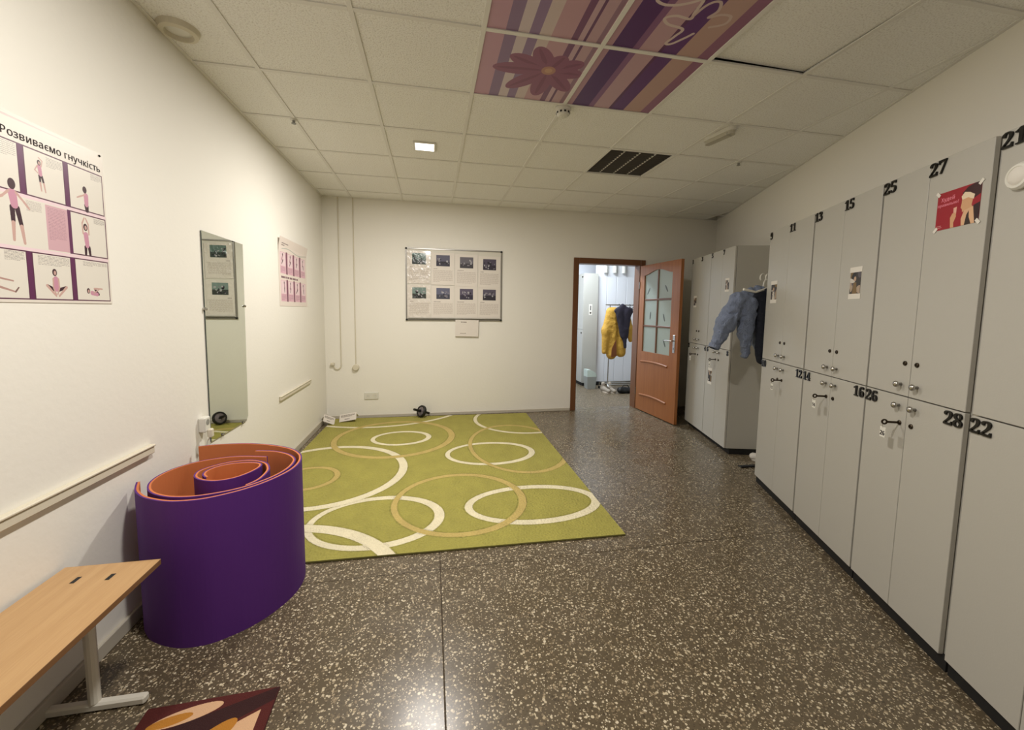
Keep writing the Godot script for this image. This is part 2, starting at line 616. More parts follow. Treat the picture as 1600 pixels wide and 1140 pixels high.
func build_ceiling() -> void:
	var c := struct_node("ceiling")
	tag(c, "suspended ceiling of square mineral tiles in a grid")
	part("slab", flat_poly([Vector2(-0.12, -0.2), Vector2(5.7, -0.2), Vector2(5.7, Z_END + 0.1), Vector2(-0.12, Z_END + 0.1)], H + 0.09, H + 0.2), M.slab, c)
	var xs := [0.0]
	for i in 9:
		xs.append(0.34 + 0.6 * i)
	var zs := [0.0]
	for i in 13:
		zs.append(0.3 + 0.6 * i)
	var room := PackedVector2Array([Vector2(0, 0), Vector2(right_wall_x(0), 0), Vector2(right_wall_x(Z_END), Z_END), Vector2(0, Z_END)])
	var print_mat := printed(print_panel_image(), 0.35)
	for i in xs.size() - 1:
		for j in zs.size() - 1:
			var x0: float = xs[i]
			var x1: float = xs[i + 1]
			var z0: float = zs[j]
			var z1: float = zs[j + 1]
			if x0 > 2.73 and x0 < 2.75 and z0 > 1.4 and z0 < 1.6:
				continue   # louvred light fitting
			var is_print: bool = x0 > 1.5 and x0 < 2.2 and z0 > 2.6 and z0 < 3.4
			var e := 0.001
			var rect := PackedVector2Array([Vector2(x0 + e, z0 + e), Vector2(x1 - e, z0 + e), Vector2(x1 - e, z1 - e), Vector2(x0 + e, z1 - e)])
			for p in Geometry2D.intersect_polygons(rect, room):
				var pts := []
				for v in p:
					pts.append(v)
				if is_print:
					var ps := begin()
					var base_uv := func(v: Vector3) -> Vector2: return Vector2((v.x - 1.54) / 1.2, (v.z - 2.7) / 1.2)
					var q := [Vector3(x0 + e, H, z0 + e), Vector3(x1 - e, H, z0 + e), Vector3(x1 - e, H, z1 - e), Vector3(x0 + e, H, z1 - e)]
					for k in [0, 1, 2, 0, 2, 3]:
						ps.set_uv(base_uv.call(q[k]))
						ps.add_vertex(q[k])
					ps.set_uv(Vector2(0.02, 0.5))
					var up := Vector3(0, 0.012, 0)
					quad(ps, q[0] + up, q[1] + up, q[2] + up, q[3] + up, Vector3.UP)
					for k in 4:
						quad(ps, q[k], q[(k + 1) % 4], q[(k + 1) % 4] + up, q[k] + up, (q[k] + q[(k + 1) % 4]) * 0.5 - (q[0] + q[2]) * 0.5)
					var pp := part("printed_panel", done(ps), print_mat, c)
					tag(pp, "purple and pink striped printed ceiling panel")
				elif x0 > 2.73 and x0 < 2.75 and z0 > 3.2 and z0 < 3.4:
					# one tile pushed up out of its seat
					var t := part("tile", flat_poly([Vector2(-0.298, -0.298), Vector2(0.298, -0.298), Vector2(0.298, 0.298), Vector2(-0.298, 0.298)], 0.0, 0.014), M.tile, c, Vector3((x0 + x1) / 2 - 0.004, H + 0.010, (z0 + z1) / 2 + 0.006), Basis(Vector3(0, 0, 1), -0.012) * Basis(Vector3(1, 0, 0), 0.022))
					tag(t, "ceiling tile lifted out of its seat with a dark gap")
				else:
					part("tile", flat_poly(pts, H, H + 0.014), M.tile, c)
	for i in range(1, xs.size()):
		var x: float = xs[i]
		var ze := minf(Z_END, (x - WALL_X0) / WALL_SLOPE)
		if ze < 0.1:
			continue
		part("grid_rail", box(Vector3(0.024, 0.006, ze), 0.001), M.tbar, c, Vector3(x, H - 0.003, ze / 2))
	for j in range(1, zs.size()):
		var z: float = zs[j]
		var xe := right_wall_x(z)
		for i in xs.size():
			var x0: float = xs[i] + (0.012 if i > 0 else 0.0)
			var x1: float = minf(xe, xs[i + 1] - 0.012 if i + 1 < xs.size() else xe)
			if x1 - x0 > 0.02 and z < Z_END:
				part("cross_rail", box(Vector3(x1 - x0, 0.006, 0.024), 0.001), M.tbar, c, Vector3((x0 + x1) / 2, H - 0.003, z))
	# edge angles along the walls
	part("edge_angle", box(Vector3(0.02, 0.005, Z_END), 0.001), M.tbar, c, Vector3(0.01, H - 0.0025, Z_END / 2))
	part("edge_angle", box(Vector3(right_wall_x(0) - 0.02, 0.005, 0.02), 0.001), M.tbar, c, Vector3(right_wall_x(0) / 2, H - 0.0025, 0.01))
	var wl := Vector2(WALL_SLOPE * Z_END, Z_END)
	part("edge_angle", box(Vector3(0.02, 0.005, wl.length()), 0.001), M.tbar, c, Vector3(right_wall_x(Z_END / 2) - 0.011, H - 0.0025, Z_END / 2), Basis(Vector3.UP, atan(WALL_SLOPE)))

func print_panel_image() -> Image:
	var s := 1024
	var im := canvas(s, s, Color8(188, 160, 156))
	var px := func(x: float, z: float) -> Vector2: return Vector2((x - 1.54) / 1.2 * s, (z - 2.7) / 1.2 * s)
	var stripes := [[1.54, Color8(190, 148, 166)], [1.645, Color8(138, 112, 146)], [1.705, Color8(206, 190, 194)], [1.76, Color8(142, 116, 152)], [1.81, Color8(206, 188, 186)], [1.87, Color8(192, 152, 162)], [1.972, Color8(122, 78, 112)], [2.006, Color8(196, 164, 174)], [2.034, Color8(110, 70, 104)], [2.048, Color8(190, 156, 164)], [2.102, Color8(150, 116, 134)], [2.125, Color8(182, 142, 154)], [2.19, Color8(86, 44, 102)], [2.300, Color8(136, 92, 130)], [2.335, Color8(192, 156, 164)], [2.44, Color8(96, 50, 92)], [2.458, Color8(98, 54, 114)], [2.545, Color8(190, 156, 146)], [2.668, Color8(148, 100, 126)], [2.74, Color8(148, 100, 126)]]
	for i in stripes.size() - 1:
		var xa: float = px.call(stripes[i][0], 0).x
		var xb: float = px.call(stripes[i + 1][0], 0).x
		im.fill_rect(Rect2i(int(xa), 0, int(xb - xa) + 1, s), stripes[i][1])
	# flower
	var c := Vector2(1.937, 3.033)
	for tip in [Vector2(1.837, 3.215), Vector2(1.714, 3.125), Vector2(1.640, 3.01), Vector2(1.745, 2.825), Vector2(1.925, 2.775), Vector2(2.10, 2.860), Vector2(2.125, 3.03), Vector2(2.10, 3.135), Vector2(1.99, 3.17)]:
		var d: Vector2 = tip - c
		var m := c + d * 0.55
		fill_ellipse(im, px.call(m.x, m.y), Vector2(d.length() * 0.5, 0.054) / 1.2 * s, Color8(140, 82, 112), d.angle())
		fill_ellipse(im, px.call(m.x, m.y), Vector2(d.length() * 0.42, 0.012) / 1.2 * s, Color8(126, 70, 100), d.angle())
	fill_ellipse(im, px.call(c.x, c.y), Vector2(0.04, 0.04) / 1.2 * s, Color8(178, 128, 110))
	fill_ellipse(im, px.call(c.x, c.y), Vector2(0.022, 0.022) / 1.2 * s, Color8(196, 152, 122))
	# white outlined blossom
	var loop := [Vector2(2.245, 3.66), Vector2(2.25, 3.63), Vector2(2.294, 3.615), Vector2(2.351, 3.625), Vector2(2.40, 3.65), Vector2(2.44, 3.675), Vector2(2.45, 3.60), Vector2(2.455, 3.56), Vector2(2.383, 3.565), Vector2(2.341, 3.54), Vector2(2.377, 3.508), Vector2(2.462, 3.492), Vector2(2.455, 3.44), Vector2(2.442, 3.385), Vector2(2.47, 3.385), Vector2(2.51, 3.44), Vector2(2.53, 3.475)]
	var loop2 := [Vector2(2.455, 3.565), Vector2(2.47, 3.64), Vector2(2.495, 3.675), Vector2(2.525, 3.675), Vector2(2.545, 3.63), Vector2(2.53, 3.585), Vector2(2.574, 3.612), Vector2(2.624, 3.612), Vector2(2.631, 3.565), Vector2(2.576, 3.53)]
	var loop3 := [Vector2(2.44, 3.675), Vector2(2.44, 3.75), Vector2(2.38, 3.78), Vector2(2.34, 3.74)]
	for lp in [[loop, 13.0, Color8(214, 196, 190)], [loop2, 12.0, Color8(206, 184, 178)], [loop3, 12.0, Color8(214, 196, 190)]]:
		var pts := smooth_path(lp[0], 8)
		for i in pts.size() - 1:
			stroke(im, px.call(pts[i].x, pts[i].y), px.call(pts[i + 1].x, pts[i + 1].y), lp[1], lp[1], lp[2])
	return im

func build_hall() -> void:
	structure("floor_hall", box(Vector3(4.4, 0.02, 3.2), 0.0), M.floor_hall, "pale terrazzo floor of the room beyond the doorway", Vector3(4.6, -0.0101, -1.74))
	structure("ceiling_hall", box(Vector3(4.4, 0.1, 3.2), 0.0), M.hall, "white ceiling of the room beyond the doorway", Vector3(4.6, H + 0.05, -1.74))
	structure("wall_hall_left", box(Vector3(0.1, H, 3.2), 0.0), M.hall, "white wall on the left of the room beyond the doorway", Vector3(2.45, H / 2, -1.74))
	structure("wall_hall_right", box(Vector3(0.1, H, 3.2), 0.0), M.hall, "white wall on the right of the room beyond the doorway", Vector3(6.75, H / 2, -1.74))
	structure("wall_hall_rear", box(Vector3(4.4, H, 0.1), 0.0), M.hall, "white wall behind the tall grey locker in the next room", Vector3(4.6, H / 2, -2.46))
	var far := struct_node("wall_hall_far")
	tag(far, "wall of white upright panels behind the clothes rack")
	part("backing", box(Vector3(2.35, H, 0.08), 0.0), M.hall, far, Vector3(5.48, H / 2, -1.86))
	for i in 12:
		part("panel", box(Vector3(0.188, H - 0.02, 0.012), 0.004), M.hall, far, Vector3(4.40 + 0.195 * i, H / 2, -1.815))
	structure("baseboard_hall", box(Vector3(2.35, 0.07, 0.012), 0.002), M.plinth, "dark skirting under the white upright panels", Vector3(5.48, 0.035, -1.803))

# ---------------------------------------------------------------- door
func build_door() -> void:
	var d := struct_node("door_1")
	tag(d, "open brown wooden door with arched six-pane frosted glazing and frame")
	# frame: jambs, head and casings
	var st := begin()
	add_box(st, Vector3(3.2475, 1.02, -0.07), Vector3(0.045, 2.04, 0.15), 0.002)
	part("jamb", done(st), M.frame_wood, d)
	st = begin()
	add_box(st, Vector3(4.1925, 1.02, -0.07), Vector3(0.045, 2.04, 0.15), 0.002)
	part("jamb", done(st), M.frame_wood, d)
	part("head_jamb", box(Vector3(0.99, 0.04, 0.15), 0.002), M.frame_wood, d, Vector3(3.72, 2.06, -0.07))
	part("casing", box(Vector3(0.075, 2.115, 0.014), 0.004), M.frame_wood, d, Vector3(3.2275, 1.0575, 0.0075))
	part("casing", box(Vector3(0.075, 2.115, 0.014), 0.004), M.frame_wood, d, Vector3(4.215, 1.0575, 0.0075))
	part("head_casing", box(Vector3(0.912, 0.075, 0.014), 0.004), M.frame_wood, d, Vector3(3.721, 2.078, 0.0075))
	# leaf, hinged at the right jamb and swung into the room; local x runs from hinge to free edge
	var dir := Vector3(0.04, 0, 0.9).normalized()
	var front := Vector3(-dir.z, 0, dir.x)      # face towards the room
	var basis := Basis(dir, Vector3.UP, dir.cross(Vector3.UP))
	var leaf := Node3D.new()
	leaf.name = "door_leaf"
	leaf.transform = Transform3D(Basis(dir, Vector3.UP, -front), Vector3(4.17, 0.012, 0.03))
	d.add_child(leaf, true)
	# local z = -front, the near face lies at z = 0 and the leaf goes to z = 0.04
	var outer := PackedVector2Array([Vector2(0, 0), Vector2(0.895, 0), Vector2(0.895, 2.015), Vector2(0, 2.015)])
	var hole := PackedVector2Array([Vector2(0.11, 0.835), Vector2(0.735, 0.835)])
	var top := []
	for i in 25:
		var t := i / 24.0
		top.append(Vector2(0.735 - 0.625 * t, 1.875 + 0.06 * pow(maxf(0.0, sin(PI * t)), 1.6)))
	for v in top:
		hole.append(v)
	# leaf ring split into lower slab, stiles and arched head
	var slabs := []
	slabs.append(PackedVector2Array([Vector2(0, 0), Vector2(0.895, 0), Vector2(0.895, 0.835), Vector2(0, 0.835)]))
	slabs.append(PackedVector2Array([Vector2(0, 0.835), Vector2(0.11, 0.835), Vector2(0.11, 1.875), Vector2(0, 1.875)]))
	slabs.append(PackedVector2Array([Vector2(0.735, 0.835), Vector2(0.895, 0.835), Vector2(0.895, 1.875), Vector2(0.735, 1.875)]))
	var head := PackedVector2Array([Vector2(0, 1.875), Vector2(0, 2.015), Vector2(0.895, 2.015), Vector2(0.895, 1.875)])
	for v in top:
		head.append(v)
	slabs.append(head)
	var names := ["lower_panel", "stile", "stile", "arched_rail"]
	for i in 4:
		part(names[i], prism(slabs[i], 0.0, 0.04), M.door_wood, leaf)
	# raised mouldings on the lower half
	for y: float in [0.69, 0.22]:
		var arc := []
		for i in 13:
			var t := float(i) / 12
			arc.append(Vector3(0.10 + 0.61 * t, y + 0.016 * sin(PI * t), -0.002))
		part("moulding", tube(arc, 0.014, 10), M.door_wood, leaf)
	# glazing
	var xm := 0.4225
	var ys := [0.835, 1.19, 1.545]
	for col in 2:
		var xa := 0.11 if col == 0 else xm
		var xb := xm if col == 0 else 0.735
		for row in 3:
			var pane: PackedVector2Array
			var ya: float = ys[row]
			if row < 2:
				var yb: float = ys[row + 1]
				pane = PackedVector2Array([Vector2(xa, ya), Vector2(xb, ya), Vector2(xb, yb), Vector2(xa, yb)])
			else:
				pane = PackedVector2Array([Vector2(xa, ya), Vector2(xb, ya)])
				for v: Vector2 in top:
					if v.x >= xa - 0.001 and v.x <= xb + 0.001:
						pane.append(v)
			part("pane", prism(pane, 0.017, 0.023), M.frosted, leaf)
	part("muntin", box(Vector3(0.026, 1.09, 0.03), 0.003), M.frame_wood, leaf, Vector3(xm, 1.385, 0.02))
	for y: float in [1.19, 1.545]:
		part("muntin", box(Vector3(0.625, 0.024, 0.028), 0.003), M.frame_wood, leaf, Vector3(xm, y, 0.02))
	# etched sprigs on the panes
	for e in [[0.20, 1.66, 0.6], [0.60, 1.68, -0.6], [0.26, 1.33, 0.1], [0.57, 1.31, -0.4], [0.60, 0.98, -0.5]]:
		var pp := PackedVector2Array()
		for i in 12:
			var a := TAU * i / 12
			pp.append(Vector2(e[0], e[1]) + Vector2(cos(a) * 0.012, sin(a) * 0.055).rotated(-e[2]))
		part("etched_leaf", prism(pp, 0.0158, 0.0168), M.etched, leaf)
	# handle
	part("handle_plate", box(Vector3(0.042, 0.22, 0.006), 0.002), M.chrome, leaf, Vector3(0.825, 0.99, -0.003))
	part("handle_lever", tube([Vector3(0.825, 1.03, 0), Vector3(0.825, 1.03, -0.045), Vector3(0.81, 1.03, -0.055), Vector3(0.70, 1.025, -0.055)], 0.009, 10), M.chrome, leaf)
	part("keyhole", box(Vector3(0.008, 0.022, 0.004), 0.001), M.black, leaf, Vector3(0.825, 0.93, -0.006))
	for y: float in [0.25, 1.75]:
		part("hinge", tube([Vector3(-0.008, y - 0.05, -0.004), Vector3(-0.008, y + 0.05, -0.004)], 0.008, 8), M.chrome, leaf)

# ---------------------------------------------------------------- lockers
var knob_mesh: ArrayMesh
var lock_mesh: ArrayMesh
var numeral_cache := {}

func numeral(n: String, hgt: float) -> TextMesh:
	var key := [n, hgt]
	if not numeral_cache.has(key):
		numeral_cache[key] = text_mesh(n, hgt, serif, 0.006)
	return numeral_cache[key]

# doors: [x0, x1, y0, y1, number, number side (-1 left, 1 right), knob side (-1 left, 1 right), upper?]
func locker(label: String, at: Vector3, turn: float, x0: float, x1: float, doors: Array, group: String, depth := 0.43, numeral_h := 0.055, filler := 0.0, toe := 0.014) -> Node3D:
	var t := thing("locker_cabinet", label, "locker", at, turn, group)
	var top := 2.03
	var st := begin()
	var w := x1 - x0
	# carcass: sides, top, bottom, back and the dark inside behind the door gaps
	add_box(st, Vector3(x0 + w / 2, 0.06 + (top - 0.06) / 2, -0.022 - depth / 2), Vector3(w, top - 0.06, depth), 0.001)
	part("body", done(st), M.locker, t)
	if filler > 0.0:
		part("side_strip", box(Vector3(filler, top - 0.06, 0.03), 0.001), M.locker_edge, t, Vector3(x1 + filler / 2, 0.06 + (top - 0.06) / 2, -0.040))
	part("plinth", box(Vector3(w - 0.004 + filler, 0.06, depth - 0.03), 0.001), M.plinth, t, Vector3(x0 + w / 2 + filler / 2, 0.03, -toe - (depth - 0.03) / 2))
	for d in doors:
		var dw: float = d[1] - d[0] - 0.003
		var dh: float = d[3] - d[2] - 0.005
		var c := Vector3((d[0] + d[1]) / 2.0, (d[2] + d[3]) / 2.0, -0.009)
		var door := part("door", box(Vector3(dw, dh, 0.018), 0.0015), M.locker, t, c)
		var kx: float = d[6] * (dw / 2 - 0.045)
		var upper: bool = d[7]
		var ky := (1.082 if upper else 0.985) - c.y
		var ly := (1.178 if upper else 0.908) - c.y
		part("knob", knob_mesh, M.chrome, door, Vector3(kx, ky, 0.009))
		part("lock", lock_mesh, M.lock, door, Vector3(d[6] * (dw / 2 - 0.032), ly, 0.009))
		var nh: float = numeral_h
		var nx: float = d[5] * (dw / 2 - 0.012 - nh * 0.36 * (1.0 if d[4].length() == 1 else 1.5))
		var ny := dh / 2 - nh * 0.5 - 0.006
		var nm := part("number", numeral(d[4], nh), M.numeral, door, Vector3(nx, ny, 0.0125))
		tag(nm, "dark raised number " + d[4])
	return t

func build_lockers() -> void:
	knob_mesh = lathe([Vector2(0, 0), Vector2(0.007, 0), Vector2(0.006, 0.012), Vector2(0.013, 0.017), Vector2(0.0145, 0.022), Vector2(0.012, 0.027), Vector2(0.006, 0.030), Vector2(0, 0.0305)], 14, Transform3D(Basis(Vector3.RIGHT, PI / 2), Vector3.ZERO), true)
	lock_mesh = lathe([Vector2(0.0105, 0), Vector2(0.0105, 0.004), Vector2(0.0085, 0.006), Vector2(0.004, 0.006), Vector2(0.0035, 0.004), Vector2(0, 0.004)], 14, Transform3D(Basis(Vector3.RIGHT, PI / 2), Vector3.ZERO))
	var ang := deg_to_rad(-21.6)
	var e := Vector3(sin(ang), 0, cos(ang))
	var turn := atan2(-e.z, e.x)
	var a0 := Vector3(3.9025, 0, 2.572)
	var ms := 1.03
	var lo := 0.056
	var hi := 2.03
	var rows := [
		["9", "11", "10", "12", -0.05, 0.275, 0.588, "white-grey locker cabinet numbered 9 to 12 beside the hanging blue jacket", 0.010],
		["13", "15", "14", "16", 0.602, 0.905, 1.202, "white-grey locker cabinet numbered 13 to 16 with a photo on door 15", 0.006],
		["25", "27", "26", "28", 1.212, 1.482, 1.760, "white-grey locker cabinet numbered 25 to 28 with the red poster", 0.021],
		["21", "23", "22", "24", 1.786, 2.066, 2.346, "white-grey locker cabinet with numbers 21 and 22 and a round white lamp", 0.0]]
	for r in rows:
		var s0: float = r[4]
		var s1: float = r[5]
		var s2: float = r[6]
		var doors := [
			[s0, s1, ms, hi, r[0], -1.0, 1.0, true], [s1, s2, ms, hi, r[1], -1.0, -1.0, true],
			[s0, s1, lo, ms, r[2], -1.0, 1.0, false], [s1, s2, lo, ms, r[3], 1.0, -1.0, false]]
		locker(r[7], a0, turn, s0, s2, doors, "row of numbered lockers", 0.43, 0.055, r[8])
	# fourth row further on
	var e2 := Vector3(-0.252, 0, 0.968).normalized()
	var turn2 := atan2(-e2.z, e2.x)
	var b0 := Vector3(4.118, 0, 1.914)
	var rows2 := [
		["1", "3", "2", "4", -1.075, -0.80, -0.535, "white-grey locker cabinet numbered 1 to 4 behind the open door"],
		["5", "7", "6", "8", -0.53, -0.26, 0.0, "white-grey locker cabinet numbered 5 to 8 in front of the blue jacket"]]
	for r in rows2:
		var s0: float = r[4]
		var s1: float = r[5]
		var s2: float = r[6]
		var doors := [
			[s0, s1, ms, hi, r[0], -1.0, 1.0, true], [s1, s2, ms, hi, r[1], -1.0, -1.0, true],
			[s0, s1, 0.06, ms, r[2], -1.0, 1.0, false], [s1, s2, 0.06, ms, r[3], 1.0, -1.0, false]]
		locker(r[7], b0, turn2, s0, s2, doors, "row of numbered lockers", 0.40, 0.05, 0.0, 0.05)
	# keys with number tags
	key_tag("14", "below the middle taped photo", a0, e, turn, 0.87, 0.908)
	key_tag("26", "below the red poster", a0, e, turn, 1.448, 0.908)
	key_tag("12", "beside the hanging blue jacket", a0, e, turn, 0.305, 0.908)
	key_tag("2", "behind the open wooden door", b0, e2, turn2, -0.83, 0.908)
	key_tag("6", "with a dark print on its lower door", b0, e2, turn2, -0.29, 0.908)
	# prints taped on the doors
	var photo := [
		[a0, e, turn, 0.08, 1.556, 0.105, 0.165, "narrow black and white photo taped on the locker beside the jackets", 1],
		[a0, e, turn, 1.05, 1.56, 0.10, 0.165, "brownish photo taped between the jackets and the red poster", 2],
		[b0, e2, turn2, -0.925, 1.52, 0.085, 0.13, "small photo taped on the locker next to the wooden door", 3],
		[b0, e2, turn2, -0.13, 1.667, 0.085, 0.13, "small photo taped on the locker above the blue sleeve", 4],
		[b0, e2, turn2, -0.41, 0.716, 0.10, 0.17, "dark print taped on a lower locker door under a key", 5]]
	for p in photo:
		var pos: Vector3 = p[0] + p[1] * p[3]
		var t := thing("photo_print", p[7], "photo", pos + Vector3(0, p[4], 0), p[2], "prints taped on lockers")
		part("print", sheet(p[5] * 0.86, p[6] * 0.72, 0.0008), printed(photo_image(p[8])), t, Vector3(0, 0, 0.0005))
		for sgn: float in [-1.0, 1.0]:
			part("tape", box(Vector3(p[5] * 1.0, p[6] * 0.17, 0.0008), 0.0), M.paper, t, Vector3(0, sgn * p[6] * 0.43, 0.0012))
	red_poster(a0 + e * 1.632, turn)
	var pl := thing("push_lamp", "round white lamp stuck on locker door 21", "lamp", a0 + e * 1.872 + Vector3(0, 1.856, 0) + Vector3(-0.93, 0, -0.368) * 0.001, turn)
	part("case", lathe([Vector2(0, 0.0), Vector2(0.043, 0.0), Vector2(0.044, 0.012), Vector2(0.038, 0.020), Vector2(0.031, 0.021), Vector2(0.030, 0.019)], 28, Transform3D(Basis(Vector3.RIGHT, PI / 2), Vector3.ZERO), false), M.white_plastic, pl)
	part("lens", lathe([Vector2(0.030, 0.019), Vector2(0.024, 0.024), Vector2(0.012, 0.027), Vector2(0, 0.028)], 24, Transform3D(Basis(Vector3.RIGHT, PI / 2), Vector3.ZERO), true), M.paper, pl)

func key_tag(n: String, where: String, a0: Vector3, e: Vector3, turn: float, s: float, y: float) -> void:
	var t := thing("key", "key with white tag in the locker " + where, "key", a0 + e * s + Vector3(0, y, 0.0), turn, "keys in the locker locks")
	part("shank", box(Vector3(0.004, 0.010, 0.045), 0.001), M.lock, t, Vector3(0, 0, 0.029))
	part("bow", lathe([Vector2(0.006, -0.0015), Vector2(0.013, -0.0015), Vector2(0.013, 0.0015), Vector2(0.006, 0.0015), Vector2(0.006, -0.0015)], 14, Transform3D(Basis(Vector3(0, 0, 1), PI / 2), Vector3(0, 0, 0.06))), M.lock, t)
	part("ring", tube([Vector3(0, -0.008, 0.064), Vector3(-0.004, -0.018, 0.064), Vector3(-0.006, -0.028, 0.06)], 0.0012, 6), M.chrome, t)
	var tg := part("tag", box(Vector3(0.034, 0.048, 0.003), 0.001), M.white_plastic, t, Vector3(-0.008, -0.05, 0.058))
	part("tag_number", text_mesh(n, 0.02, sans, 0.001), M.ink, tg, Vector3(0, -0.004, 0.002))

func photo_image(k: int) -> Image:
	rng.seed = 500 + k
	var im := canvas(96, 128, Color8(60, 56, 54))
	var tones := [Color8(40, 38, 40), Color8(200, 194, 184), Color8(120, 96, 60), Color8(90, 84, 90), Color8(170, 150, 130)]
	for i in 9:
		fill_ellipse(im, Vector2(rng.randf() * 96, rng.randf() * 128), Vector2(rng.randf_range(8, 26), rng.randf_range(10, 40)), tones[rng.randi() % 5], rng.randf() * 3.0)
	fill_ellipse(im, Vector2(44, 40), Vector2(11, 14), Color8(186, 156, 130))
	fill_poly(im, PackedVector2Array([Vector2(24, 128), Vector2(34, 60), Vector2(58, 60), Vector2(70, 128)]), tones[k % 5])
	return im

func red_poster(at: Vector3, turn: float) -> void:
	var t := thing("red_poster", "small red poster of a person in a white towel holding a glass", "poster", at + Vector3(0, 1.812, 0), turn)
	var im := canvas(512, 400, Color8(150, 14, 34))
	# hair and back
	fill_poly(im, PackedVector2Array([Vector2(300, 70), Vector2(360, 20), Vector2(440, 0), Vector2(512, 0), Vector2(512, 120), Vector2(440, 150)]), Color8(52, 14, 22))
	fill_poly(im, PackedVector2Array([Vector2(440, 220), Vector2(512, 200), Vector2(512, 400), Vector2(440, 400)]), Color8(40, 10, 18))
	# towel, face, neck, shoulder
	fill_poly(im, PackedVector2Array([Vector2(296, 100), Vector2(330, 62), Vector2(390, 78), Vector2(446, 112), Vector2(438, 158), Vector2(376, 128), Vector2(310, 142)]), Color8(226, 206, 176))
	fill_poly(im, PackedVector2Array([Vector2(306, 136), Vector2(376, 126), Vector2(430, 156), Vector2(420, 210), Vector2(440, 250), Vector2(376, 262), Vector2(336, 256), Vector2(318, 262), Vector2(314, 232), Vector2(296, 214), Vector2(304, 180)]), Color8(206, 158, 118))
	fill_poly(im, PackedVector2Array([Vector2(340, 250), Vector2(440, 228), Vector2(452, 300), Vector2(470, 400), Vector2(320, 400), Vector2(312, 330)]), Color8(214, 172, 134))
	fill_poly(im, PackedVector2Array([Vector2(372, 300), Vector2(396, 262), Vector2(402, 330), Vector2(430, 400), Vector2(356, 400)]), Color8(44, 26, 22))
	# hand and glass
	fill_poly(im, PackedVector2Array([Vector2(212, 196), Vector2(252, 190), Vector2(250, 270), Vector2(218, 274)]), Color8(220, 170, 150))
	fill_poly(im, PackedVector2Array([Vector2(180, 290), Vector2(204, 250), Vector2(244, 248), Vector2(252, 290), Vector2(226, 350), Vector2(232, 400), Vector2(192, 400)]), Color8(206, 156, 116))
	im.fill_rect(Rect2i(14, 352, 60, 5), Color8(220, 160, 160))
	im.fill_rect(Rect2i(14, 370, 70, 5), Color8(220, 160, 160))
	part("print", sheet(0.19, 0.148, 0.0008), printed(im, 0.4), t, Vector3(0, 0, 0.0006))
	var pink := mat(Color8(216, 120, 136), 0.6)
	part("heading", text_mesh("Худей", 0.015, sans, 0.0006), pink, t, Vector3(-0.045, 0.045, 0.0018))
	part("heading", text_mesh("правильно!", 0.012, sans, 0.0006), pink, t, Vector3(-0.043, 0.024, 0.0018))
	for sx: float in [-1.0, 1.0]:
		for sy: float in [-1.0, 1.0]:
			part("tape", box(Vector3(0.022, 0.012, 0.0006), 0.0), M.paper, t, Vector3(sx * 0.093, sy * 0.071, 0.002), Basis(Vector3(0, 0, 1), sx * sy * 0.8))

# ---------------------------------------------------------------- things on the poster wall
func human(im: Image, o: Vector2, s: float, joints: Dictionary) -> void:
	# joints in units of the figure's height s, from its crown o downwards
	var P := func(v: Vector2) -> Vector2: return o + v * s
	var skin := Color8(196, 160, 150)
	var hair := Color8(58, 26, 36)
	var top := Color8(196, 140, 160)
	var legs := Color8(54, 22, 36)
	for l in joints.get("legs", []):
		for i in l.size() - 1:
			stroke(im, P.call(l[i]), P.call(l[i + 1]), s * (0.085 - 0.02 * i), s * (0.065 - 0.02 * i), legs if i < 1 else skin)
	var b: Array = joints.torso
	stroke(im, P.call(b[0]), P.call(b[1]), s * 0.14, s * 0.12, top)
	for a in joints.get("arms", []):
		for i in a.size() - 1:
			stroke(im, P.call(a[i]), P.call(a[i + 1]), s * 0.042, s * 0.034, skin)
	var hd: Vector2 = joints.head
	fill_ellipse(im, P.call(hd), Vector2(0.062, 0.085) * s, hair)
	if not joints.get("back", false):
		fill_ellipse(im, P.call(hd + Vector2(0.008, 0.01)), Vector2(0.034, 0.052) * s, skin)

